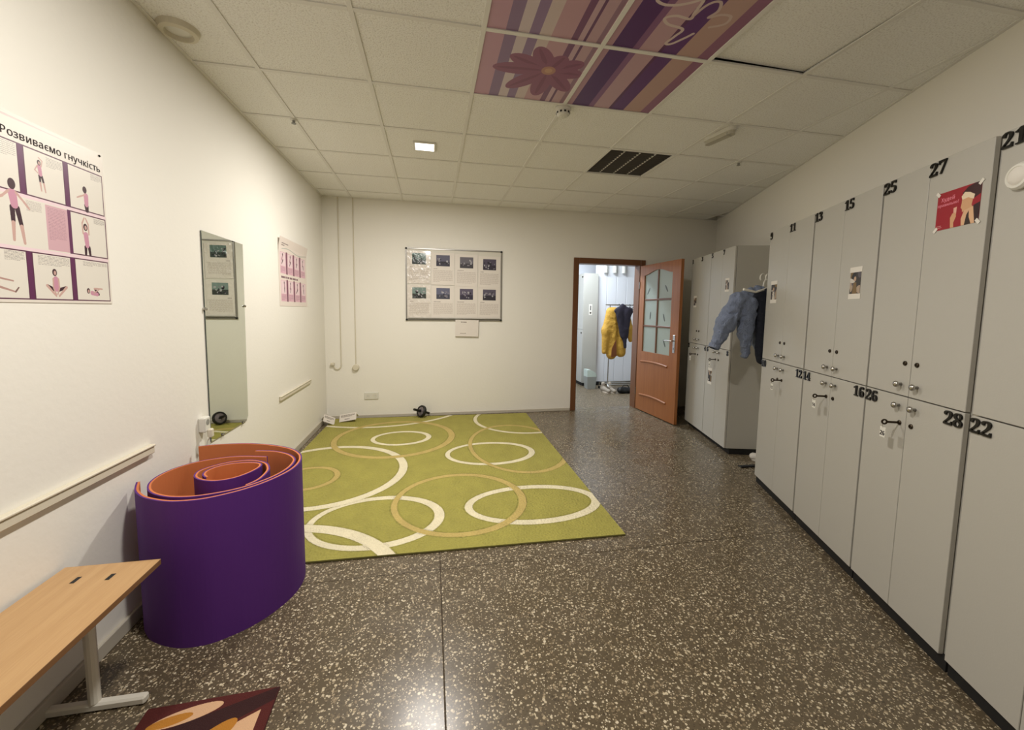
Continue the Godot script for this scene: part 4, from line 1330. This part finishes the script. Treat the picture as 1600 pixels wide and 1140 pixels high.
	part("back_leaf", sheet(0.20, 0.09, 0.001), cm, k2, Vector3(0, 0.040, -0.05), Basis(Vector3(0, 0, 1), 0.16) * Basis(Vector3.RIGHT, 0.95))

func strip(pts: Array, centre: Vector2, inner: float, outer: float, y0: float, y1: float) -> ArrayMesh:
	var st := begin(false)
	var rows := []
	for i in pts.size():
		var p: Vector2 = pts[i]
		var a: Vector2 = pts[maxi(i - 1, 0)]
		var b: Vector2 = pts[mini(i + 1, pts.size() - 1)]
		var t := (b - a).normalized()
		var n := Vector2(-t.y, t.x)
		rows.append([p, n])
	# the outer side: away from the centre, taken once for the whole strip
	var s := 0.0
	for r in rows:
		s += (r[0] - centre).normalized().dot(r[1])
	var sg := signf(s)
	var V := func(i: int, off: float, y: float) -> Vector3:
		var q: Vector2 = rows[i][0] + rows[i][1] * sg * off
		return Vector3(q.x, y, q.y)
	for i in rows.size() - 1:
		var n: Vector2 = (rows[i][1] + rows[i + 1][1]) * sg
		var o := Vector3(n.x, 0, n.y)
		quad(st, V.call(i, outer, y0), V.call(i + 1, outer, y0), V.call(i + 1, outer, y1), V.call(i, outer, y1), o)
		quad(st, V.call(i, inner, y0), V.call(i + 1, inner, y0), V.call(i + 1, inner, y1), V.call(i, inner, y1), -o)
		quad(st, V.call(i, inner, y1), V.call(i + 1, inner, y1), V.call(i + 1, outer, y1), V.call(i, outer, y1), Vector3.UP)
		quad(st, V.call(i, inner, y0), V.call(i + 1, inner, y0), V.call(i + 1, outer, y0), V.call(i, outer, y0), Vector3.DOWN)
	for i in [0, rows.size() - 1]:
		var t: Vector2 = rows[i][0] - rows[1 if i == 0 else rows.size() - 2][0]
		quad(st, V.call(i, inner, y0), V.call(i, outer, y0), V.call(i, outer, y1), V.call(i, inner, y1), Vector3(t.x, 0, t.y))
	return done(st)

# ---------------------------------------------------------------- ceiling fittings
func build_ceiling_fittings() -> void:
	downlight(Vector3(1.24, H, 1.80), "lit square white downlight in the ceiling")
	downlight(Vector3(1.24, H, 4.20), "lit square white downlight above the bench end")

	# louvred fitting, off
	var g := thing("louvre_light", "unlit square recessed ceiling light with dark mirror louvres", "ceiling light", Vector3(3.04, H, 1.80))
	var dark := mat(Color(0.46, 0.44, 0.41), 0.5, 0.3)
	part("housing", box(Vector3(0.59, 0.004, 0.59), 0.0), mat(Color(0.40, 0.385, 0.36), 0.6), g, Vector3(0, 0.078, 0))
	for sgn: float in [-1.0, 1.0]:
		part("side", box(Vector3(0.59, 0.075, 0.004), 0.0), dark, g, Vector3(0, 0.04, sgn * 0.292))
		part("side", box(Vector3(0.004, 0.075, 0.58), 0.0), dark, g, Vector3(sgn * 0.292, 0.04, 0))
		part("rim", box(Vector3(0.594, 0.006, 0.012), 0.001), M.tbar, g, Vector3(0, 0.0035, sgn * 0.287))
		part("rim", box(Vector3(0.012, 0.006, 0.562), 0.001), M.tbar, g, Vector3(sgn * 0.287, 0.0035, 0))
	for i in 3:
		part("bright_blade", box(Vector3(0.010, 0.03, 0.575), 0.002), M.white_plastic, g, Vector3(-0.1425 + 0.1425 * i, 0.024, 0))  # white colour stands in for bright reflections on mirror-finish blades
	for i in 13:
		part("cross_blade", box(Vector3(0.578, 0.032, 0.0025), 0.0005), dark, g, Vector3(0, 0.022, -0.252 + 0.042 * i))
	for x: float in [-0.214, -0.0713, 0.0713, 0.214]:
		part("tube", tube([Vector3(x, 0.058, -0.28), Vector3(x, 0.058, 0.28)], 0.009, 10), M.white_plastic, g)

	# smoke detector
	var sd := thing("smoke_detector", "white round smoke detector beside the striped panels", "detector", Vector3(2.148, H - 0.006, 2.655))
	part("base", lathe([Vector2(0, 0), Vector2(0.052, 0), Vector2(0.052, -0.012), Vector2(0.046, -0.016), Vector2(0.046, -0.022)], 26), M.white_plastic, sd)
	part("chamber", lathe([Vector2(0.046, -0.022), Vector2(0.042, -0.040), Vector2(0.030, -0.050), Vector2(0.012, -0.054), Vector2(0, -0.054)], 26), M.white_plastic, sd)
	for i in 10:
		var a := TAU * i / 10
		part("slot", box(Vector3(0.014, 0.011, 0.003), 0.0005), M.black, sd, Vector3(sin(a) * 0.0445, -0.031, cos(a) * 0.0445), Basis(Vector3.UP, a))

	# emergency light
	var em := thing("emergency_light", "long rounded white emergency light under the ceiling tiles", "emergency light", Vector3(3.395, H - 0.002, 2.56), 0.2 * 0.5 + 0.1)
	var st := begin()
	var outline := PackedVector2Array()
	for i in 13:
		var a := -PI / 2 + PI * i / 12.0
		outline.append(Vector2(0.10 + 0.034 * cos(a), 0.034 * sin(a)))
	for i in 13:
		var a := PI / 2 + PI * i / 12.0
		outline.append(Vector2(-0.10 + 0.034 * cos(a), 0.034 * sin(a)))
	var lay := Transform3D(Basis(Vector3(0, 0, 1), Vector3(1, 0, 0), Vector3(0, 1, 0)), Vector3.ZERO)
	add_prism(st, outline, -0.028, 0.0, lay)
	part("base", done(st), M.white_plastic, em)
	st = begin()
	var small := PackedVector2Array()
	for v in outline:
		small.append(v * Vector2(0.92, 0.8))
	add_prism(st, small, -0.052, -0.028, lay)
	part("diffuser", done(st), mat(Color(0.74, 0.72, 0.66), 0.3), em)
	part("end_band", box(Vector3(0.056, 0.020, 0.006), 0.001), M.grey_plastic, em, Vector3(0, -0.042, 0.085))

	# sprinkler nubs
	for s in [[Vector3(0.335, H - 0.006, 2.085), "small white sprinkler nub near the poster wall ceiling"], [Vector3(3.955, H - 0.006, 2.085), "small white sprinkler nub beyond the louvred ceiling light"]]:
		var sp := thing("sprinkler", s[1], "sprinkler", s[0], 0.0, "sprinkler nubs in the ceiling grid")
		part("rose", lathe([Vector2(0, 0), Vector2(0.026, 0), Vector2(0.024, -0.006), Vector2(0.010, -0.009)], 18), M.white_plastic, sp)
		part("nozzle", lathe([Vector2(0.010, -0.009), Vector2(0.009, -0.024), Vector2(0.016, -0.026), Vector2(0.016, -0.029), Vector2(0, -0.029)], 14), M.grey_plastic, sp)

	# unlit round downlight at the wall
	var rd := thing("round_downlight", "unlit round white downlight at the edge above the posters", "ceiling light", Vector3(0.098, H, 2.985))
	part("ring", lathe([Vector2(0.052, -0.004), Vector2(0.060, -0.030), Vector2(0.078, -0.024), Vector2(0.086, -0.0)], 32), M.cream, rd)
	part("lens", lathe([Vector2(0.0, -0.016), Vector2(0.04, -0.014), Vector2(0.054, -0.010)], 28), M.white_plastic, rd)

func downlight(at: Vector3, label: String) -> void:
	var d := thing("square_downlight", label, "ceiling light", at, 0.0, "lit square downlights")
	var s := 0.15
	for sgn: float in [-1.0, 1.0]:
		part("bezel", box(Vector3(s + 0.03, 0.012, 0.015), 0.002), M.white_plastic, d, Vector3(0, -0.006, sgn * (s / 2 + 0.0075)))
		part("bezel", box(Vector3(0.015, 0.012, s), 0.002), M.white_plastic, d, Vector3(sgn * (s / 2 + 0.0075), -0.006, 0))
	var gl := mat(Color(1, 0.98, 0.92), 0.5)
	gl.emission_enabled = true
	gl.emission = Color(1.0, 0.98, 0.95)
	gl.emission_energy_multiplier = 3.0
	part("diffuser", box(Vector3(s, 0.006, s), 0.0), gl, d, Vector3(0, -0.006, 0))
	var lamp := AreaLight3D.new()
	lamp.name = "lamp_light"
	lamp.area_size = Vector2(s, s)
	lamp.light_color = Color(1.0, 0.98, 0.955)
	lamp.light_energy = 4.8
	lamp.area_range = 14.0
	lamp.area_attenuation = 2.0
	lamp.shadow_enabled = true
	lamp.position = Vector3(0, -0.0135, 0)
	lamp.rotation_degrees.x = -90
	d.add_child(lamp, true)

# ---------------------------------------------------------------- jacket corner between the lockers
func build_jackets() -> void:
	var fur := mat(Color8(127, 138, 163), 0.95)
	fur.normal_enabled = true
	fur.normal_texture = noise_tex(512, 0.06, true, 16.0, null, 81)
	fur.normal_scale = 1.6
	triplanar(fur, 4.0, false)
	fur.rim_enabled = true
	fur.rim = 0.3
	var zc := 2.40
	# peg rail on the cabinet side
	var peg := thing("coat_peg", "small metal coat peg on the locker cabinet's end", "hook", Vector3(4.045, 1.70, 2.50), deg_to_rad(-111.6))
	part("plate", box(Vector3(0.008, 0.06, 0.03), 0.002), M.chrome, peg, Vector3(0.052, -0.01, 0.02))
	part("arm", tube([Vector3(0.055, 0, 0.02), Vector3(-0.03, 0.0, 0.02), Vector3(-0.07, 0.006, 0.02), Vector3(-0.08, 0.025, 0.02)], 0.005, 8), M.chrome, peg)
	# hangers
	var hx := 4.0
	for k in 2:
		var off := 0.0 if k == 0 else 0.035
		var hg := thing("coat_hanger", "white plastic hanger carrying the %s" % ["light blue jacket", "dark denim jacket"][k], "hanger", Vector3(hx + off * 0.6, 1.60, zc + off), 0.0, "white hangers between the lockers")
		var pts := []
		for i in 15:
			var a := PI * 1.25 - PI * 1.45 * i / 14.0
			pts.append(Vector3(-0.004 + 0.028 * cos(a), 0.088 + 0.030 * sin(a), 0))
		pts.append(Vector3(0.006, 0.045, 0))
		pts.append(Vector3(0.0, 0.0, 0))
		part("hook", tube(pts, 0.006, 8), M.white_plastic, hg)
		part("arm", tube([Vector3(0, 0, 0), Vector3(-0.12, -0.035, 0), Vector3(-0.235, -0.085 + off * 2.0, 0)], 0.010, 8), M.white_plastic, hg)
		part("arm", tube([Vector3(0, 0, 0), Vector3(0.10, -0.030, 0.0), Vector3(0.2, -0.085, 0)], 0.010, 8), M.white_plastic, hg)
	var jk := thing("blue_jacket", "fluffy light blue jacket hanging between the lockers", "jacket", Vector3(3.88, 1.0, zc - 0.02))
	# local: x along the hanger, y up from the hem
	var bones := [
		[Vector3(-0.085, 0.50, 0.0), Vector3(0.10, 0.585, 0.0), 0.055, 0.045],
		[Vector3(-0.095, 0.49, 0.0), Vector3(-0.175, 0.325, -0.02), 0.068, 0.075],
		[Vector3(-0.175, 0.325, -0.02), Vector3(-0.255, 0.145, -0.03), 0.075, 0.050],
		[Vector3(0.0, 0.47, 0.0), Vector3(-0.005, 0.26, 0.0), 0.085, 0.062],
		[Vector3(-0.005, 0.26, 0.0), Vector3(-0.01, 0.04, 0.02), 0.062, 0.030],
		[Vector3(0.10, 0.50, -0.03), Vector3(0.16, 0.12, -0.04), 0.06, 0.05]]
	part("body", nets(bones, Vector3(-0.36, -0.05, -0.14), Vector3(0.27, 0.68, 0.14), 0.0105, 0.035, 0.022, 14.0, 0.9, 4), fur, jk)
	part("cuff", lathe([Vector2(0.030, -0.02), Vector2(0.044, -0.018), Vector2(0.046, 0.012), Vector2(0.040, 0.02)], 16, Transform3D(Basis(Vector3(0, 0, 1), -0.42), Vector3(-0.268, 0.112, -0.03))), fur, jk)
	var denim := mat(Color8(28, 32, 44), 0.9)
	denim.normal_enabled = true
	denim.normal_texture = noise_tex(256, 0.04, true, 8.0, null, 84)
	denim.normal_scale = 0.5
	triplanar(denim, 3.0, false)
	var dj := thing("dark_jacket", "dark navy jacket hanging behind the light blue jacket", "jacket", Vector3(4.03, 0.99, zc + 0.03))
	var b2 := [
		[Vector3(-0.12, 0.53, 0.0), Vector3(0.0, 0.59, 0.0), 0.028, 0.035],
		[Vector3(-0.02, 0.50, 0.0), Vector3(-0.01, 0.05, 0.0), 0.075, 0.075],
		[Vector3(0.10, 0.50, 0.0), Vector3(0.12, 0.05, 0.0), 0.07, 0.07],
		[Vector3(0.0, 0.57, 0.0), Vector3(0.16, 0.52, 0.0), 0.04, 0.05]]
	part("body", nets(b2, Vector3(-0.2, -0.06, -0.12), Vector3(0.26, 0.68, 0.12), 0.014, 0.04, 0.012, 9.0, 0.6, 6), denim, dj)
	part("collar", tube([Vector3(-0.05, 0.585, 0.02), Vector3(0.0, 0.61, 0.03), Vector3(0.05, 0.60, 0.02)], 0.018, 10), denim, dj)

	var sh := shoe("white_shoe", "white trainer standing in the gap between the lockers", Vector3(4.40, 0, 2.215), 2.3, Color8(206, 202, 194), Color8(190, 186, 178), 0.27)
	var strip_ := thing("boot_tray", "thin dark boot tray on the floor under the hanging jackets", "tray", Vector3(4.17, 0, 2.235), deg_to_rad(-2.0))
	part("base", box(Vector3(0.28, 0.006, 0.05), 0.002), M.plinth, strip_, Vector3(0, 0.0035, 0))
	part("lip", box(Vector3(0.28, 0.014, 0.006), 0.002), M.plinth, strip_, Vector3(0, 0.0075, 0.028))

func shoe(called: String, label: String, at: Vector3, turn: float, col: Color, sole: Color, l: float, shaft := 0.0, group := "") -> Node3D:
	var t := thing(called, label, "shoe", at, turn, group)
	# local: toe towards +x
	var bones := [
		[Vector3(0.0, 0.045, 0), Vector3(0.16 * l / 0.27, 0.036, 0), 0.036, 0.033],
		[Vector3(-0.055, 0.05, 0), Vector3(0.0, 0.05, 0), 0.034, 0.038],
		[Vector3(-0.055, 0.05, 0), Vector3(-0.05, 0.085 + shaft, 0), 0.032, 0.036]]
	part("upper", nets(bones, Vector3(-0.13, -0.01, -0.06), Vector3(0.24, 0.16 + shaft, 0.06), 0.011, 0.03, 0.0, 4.0), mat(col, 0.7), t)
	var out := PackedVector2Array()
	for i in 20:
		var a := TAU * i / 20
		out.append(Vector2(0.05 + cos(a) * l * 0.5 * 0.92, sin(a) * 0.042))
	part("sole", prism(out, 0.0, 0.018, Transform3D(Basis(Vector3(1, 0, 0), Vector3(0, 0, -1), Vector3(0, 1, 0)), Vector3.ZERO)), mat(sole, 0.7), t)
	return t

# ---------------------------------------------------------------- things in the next room
func build_hall_things() -> void:
	# locker
	var lk := thing("tall_locker", "tall grey-white locker beyond the doorway beside the waste bin", "locker", Vector3(4.03, 0, -1.735))
	part("body", box(Vector3(0.265, 2.02, 0.60), 0.002), M.locker, lk, Vector3(0.1325, 1.07, -0.30))
	part("plinth", box(Vector3(0.24, 0.06, 0.57), 0.002), M.plinth, lk, Vector3(0.135, 0.03, -0.30))
	for y in [[0.07, 1.05], [1.055, 2.075]]:
		var dd := part("door", box(Vector3(0.016, y[1] - y[0], 0.59), 0.002), M.locker, lk, Vector3(-0.008, (y[0] + y[1]) / 2.0, -0.30))
		part("knob", lathe([Vector2(0, 0), Vector2(0.014, 0), Vector2(0.016, 0.012), Vector2(0, 0.018)], 12, Transform3D(Basis(Vector3(0, 0, 1), PI / 2), Vector3(-0.008, (y[1] - y[0]) / 2.0 - 0.06, 0.24))), M.lock, dd)
	var st2 := thing("sticker", "white sticker with a small dark figure on the tall locker side", "sticker", Vector3(4.155, 1.42, -1.7345))
	part("base", sheet(0.065, 0.20, 0.0008), M.paper, st2, Vector3(0, 0, 0.0005))
	part("mark", box(Vector3(0.016, 0.08, 0.0006), 0.0), M.ink, st2, Vector3(0, 0.03, 0.0017))
	part("mark", lathe([Vector2(0.016, 0), Vector2(0.016, 0.0006), Vector2(0, 0.0006)], 14, Transform3D(Basis(Vector3.RIGHT, PI / 2), Vector3(0, -0.06, 0.0014))), M.lock, st2)

	# waste bin
	var bin := thing("waste_bin", "small grey plastic bin with a pale rounded lid", "bin", Vector3(4.09, 0, -1.50))
	var body := begin()
	var lo := [Vector2(-0.075, -0.075), Vector2(0.075, -0.075), Vector2(0.075, 0.075), Vector2(-0.075, 0.075)]
	for i in 4:
		var a: Vector2 = lo[i]
		var b: Vector2 = lo[(i + 1) % 4]
		var o := Vector3(a.x + b.x, 0, a.y + b.y)
		quad(body, Vector3(a.x, 0.002, a.y), Vector3(b.x, 0.002, b.y), Vector3(b.x * 1.18, 0.225, b.y * 1.18), Vector3(a.x * 1.18, 0.225, a.y * 1.18), o)
	quad(body, Vector3(-0.075, 0.002, -0.075), Vector3(0.075, 0.002, -0.075), Vector3(0.075, 0.002, 0.075), Vector3(-0.075, 0.002, 0.075), Vector3.DOWN)
	part("body", done(body), mat(Color8(150, 152, 146), 0.5), bin)
	var prof := PackedVector2Array([Vector2(-0.09, 0.225), Vector2(0.09, 0.225)])
	for i in 9:
		var a := PI / 2 * i / 8.0
		prof.append(Vector2(-0.07 + 0.16 * cos(a), 0.225 + 0.125 * sin(a)))
	prof.append(Vector2(-0.09, 0.35))
	part("lid", prism(prof, -0.088, 0.088), mat(Color8(186, 198, 188), 0.4), bin)

	# rail fitted with clothes
	var rk := thing("clothes_rack", "chrome wheeled clothes rack with a lower shoe shelf", "rack", Vector3(4.27, 0, -1.28))
	part("hanging_bar", tube([Vector3(-0.02, 1.505, 0), Vector3(1.1, 1.505, 0)], 0.011, 10), M.chrome, rk)
	for x: float in [0.06, 1.02]:
		part("post", tube([Vector3(x, 0.12, 0), Vector3(x, 1.505, 0)], 0.010, 10), M.chrome, rk)
	for z: float in [-0.15, 0.0, 0.15]:
		part("shelf_bar", tube([Vector3(-0.01, 0.13, z), Vector3(1.08, 0.13, z)], 0.011, 8), M.chrome, rk)
	for x: float in [-0.01, 1.08]:
		var ft := part("foot", tube([Vector3(x, 0.06, 0.20), Vector3(x, 0.11, 0.19), Vector3(x, 0.13, 0.16), Vector3(x, 0.13, -0.16), Vector3(x, 0.11, -0.19), Vector3(x, 0.06, -0.20)], 0.010, 8), M.chrome, rk)
		for z: float in [-0.20, 0.20]:
			part("castor", lathe([Vector2(0, -0.01), Vector2(0.024, -0.01), Vector2(0.024, 0.01), Vector2(0, 0.01)], 14, Transform3D(Basis(Vector3(0, 0, 1), PI / 2), Vector3(x, 0.026, z))), M.black, ft)

	var yel := mat(Color8(184, 140, 48), 0.7)
	yel.normal_enabled = true
	yel.normal_texture = noise_tex(128, 0.03, true, 8.0, null, 91)
	yel.normal_scale = 0.5
	triplanar(yel, 3.0, false)
	var yc := thing("yellow_coat", "long mustard yellow padded coat on the wheeled rack", "coat", Vector3(4.46, 0.60, -1.28))
	var yb := [
		[Vector3(-0.12, 0.80, 0), Vector3(0.16, 0.80, 0), 0.06, 0.06],
		[Vector3(-0.13, 0.77, 0), Vector3(-0.20, 0.45, 0.02), 0.065, 0.075],
		[Vector3(-0.20, 0.45, 0.02), Vector3(-0.22, 0.10, 0.03), 0.075, 0.05],
		[Vector3(0.18, 0.77, 0), Vector3(0.24, 0.50, 0), 0.06, 0.065],
		[Vector3(0.24, 0.50, 0), Vector3(0.28, 0.30, 0), 0.06, 0.045],
		[Vector3(-0.06, 0.75, 0), Vector3(-0.08, 0.04, 0), 0.09, 0.09],
		[Vector3(0.08, 0.75, 0), Vector3(0.10, 0.08, 0), 0.09, 0.09]]
	part("body", nets(yb, Vector3(-0.34, -0.1, -0.13), Vector3(0.4, 0.95, 0.14), 0.016, 0.05, 0.007, 8.0, 0.75, 12), yel, yc)
	var lining := mat(Color8(110, 60, 24), 0.85)
	part("lining", prism(PackedVector2Array([Vector2(-0.03, 0.30), Vector2(-0.01, 0.02), Vector2(-0.11, 0.0), Vector2(-0.10, 0.16)]), 0.06, 0.074), lining, yc)
	var blk := mat(Color8(30, 24, 40), 0.75)
	var dc := thing("dark_coat", "short dark navy jacket hung in front of the yellow coat", "jacket", Vector3(4.50, 0.62, -1.15))
	var db := [
		[Vector3(-0.11, 0.79, 0), Vector3(0.0, 0.86, 0), 0.04, 0.035],
		[Vector3(0.0, 0.86, 0), Vector3(0.15, 0.77, 0), 0.035, 0.045],
		[Vector3(-0.05, 0.76, 0), Vector3(0.02, 0.36, 0), 0.075, 0.05],
		[Vector3(0.09, 0.76, 0), Vector3(0.07, 0.36, 0), 0.075, 0.05],
		[Vector3(0.05, 0.45, 0), Vector3(0.07, 0.16, 0), 0.06, 0.025]]
	part("body", nets(db, Vector3(-0.22, 0.08, -0.12), Vector3(0.28, 0.96, 0.12), 0.015, 0.04, 0.010, 10.0, 0.5, 14), blk, dc)
	for hxx in [[4.50, -1.15, "carrying the dark navy jacket"], [4.70, -1.28, "empty beside the dark navy jacket"], [4.77, -1.27, "empty at the rack's right part"]]:
		var hg := thing("black_hanger", "black hanger on the rack, " + hxx[2], "hanger", Vector3(hxx[0], 1.47, -1.28), 0.0, "black hangers on the rack")
		var zz: float = hxx[1] + 1.28
		part("hook", tube([Vector3(0, 0.0, zz * 0.6), Vector3(0, 0.03, 0.018), Vector3(0, 0.05, 0.0), Vector3(0, 0.045, -0.018)], 0.005, 6), M.black, hg)
		part("arm", tube([Vector3(-0.13, -0.09, zz), Vector3(0, 0.0, zz * 0.6), Vector3(0.13, -0.09, zz)], 0.008, 8), M.black, hg)
		part("crossbar", tube([Vector3(-0.13, -0.09, zz), Vector3(0.13, -0.09, zz)], 0.006, 8), M.black, hg)
	shoe("boot", "left of the pair of pale boots under the rack", Vector3(4.225, 0, -1.16), -1.4, Color8(150, 138, 122), Color8(206, 192, 172), 0.22, 0.05, "pale boots under the rack")
	shoe("boot", "right of the pair of pale boots under the rack", Vector3(4.335, 0, -1.15), -1.5, Color8(150, 138, 122), Color8(206, 192, 172), 0.22, 0.05, "pale boots under the rack")
	var bag := thing("black_bag", "low black bag on the floor under the wheeled rack", "bag", Vector3(4.53, 0, -1.02))
	part("body", nets([[Vector3(-0.08, 0.055, 0), Vector3(0.10, 0.05, 0.02), 0.056, 0.05]], Vector3(-0.18, -0.02, -0.1), Vector3(0.2, 0.14, 0.12), 0.014, 0.02, 0.012, 12.0), M.black, bag)
	part("strap", tube([Vector3(-0.06, 0.10, 0), Vector3(-0.02, 0.14, 0.01), Vector3(0.04, 0.14, 0.01), Vector3(0.08, 0.09, 0.01)], 0.007, 8), M.black, bag)

	# white lamps on the panelled wall
	for k in 3:
		var x: float = [4.44, 4.62, 4.80][k]
		var wl := thing("wall_lamp", "white cylindrical lamp high on the panelled wall, %s the rack" % ["left above", "above", "right above"][k], "wall lamp", Vector3(x, 2.10, -1.76), 0.0, "white lamps on the panelled wall")
		part("shade", lathe([Vector2(0.03, 0.0), Vector2(0.036, 0.0), Vector2(0.036, 0.16), Vector2(0, 0.16)], 18), M.white_plastic, wl)
		part("arm", box(Vector3(0.02, 0.03, 0.03), 0.003), M.white_plastic, wl, Vector3(0, 0.1, -0.035))
	# ceiling panel light
	var cl := thing("panel_light", "lit white panel light in the ceiling of the next room", "ceiling light", Vector3(3.45, H, -1.0))
	var gl := mat(Color(1, 1, 1), 0.5)
	gl.emission_enabled = true
	gl.emission = Color(0.92, 0.96, 1.0)
	gl.emission_energy_multiplier = 2.5
	part("frame", box(Vector3(1.24, 0.02, 0.34), 0.003), M.white_plastic, cl, Vector3(0, -0.0105, 0))
	part("diffuser", box(Vector3(1.18, 0.006, 0.28), 0.0), gl, cl, Vector3(0, -0.022, 0))
	var lamp := AreaLight3D.new()
	lamp.name = "lamp_light"
	lamp.area_size = Vector2(1.18, 0.28)
	lamp.light_color = Color(0.90, 0.95, 1.0)
	lamp.light_energy = 7.5
	lamp.area_range = 12.0
	lamp.area_attenuation = 2.0
	lamp.shadow_enabled = true
	lamp.position = Vector3(0, -0.027, 0)
	lamp.rotation_degrees.x = -90
	cl.add_child(lamp, true)

# ---------------------------------------------------------------- start
func _ready() -> void:
	var f := 635.2568
	var cam := Camera3D.new()
	cam.name = "camera"
	cam.projection = Camera3D.PROJECTION_FRUSTUM
	cam.near = 0.05
	cam.far = 60.0
	cam.size = 1140.0 / f * cam.near
	cam.frustum_offset = Vector2(0.0, -30.0 / f * cam.near)
	cam.position = Vector3(1.2926, 1.3911, 5.3487)
	cam.rotation = Vector3(-0.0874, -0.1952, 0.0134)
	add_child(cam, true)
	cam.current = true

	var we := WorldEnvironment.new()
	we.name = "environment"
	var env := Environment.new()
	env.background_mode = Environment.BG_COLOR
	env.background_color = Color(0.02, 0.02, 0.022)
	env.tonemap_mode = Environment.TONE_MAPPER_LINEAR
	env.tonemap_exposure = 1.02
	env.sdfgi_enabled = true
	env.ssao_enabled = true
	env.ssil_enabled = true
	we.environment = env
	add_child(we, true)

	rng.seed = 20240611
	make_materials()
	build_room()
	build_door()
	build_lockers()
	build_floor_things()
	build_posters()
	build_back_wall()
	build_ceiling_fittings()
	build_jackets()
	build_hall_things()
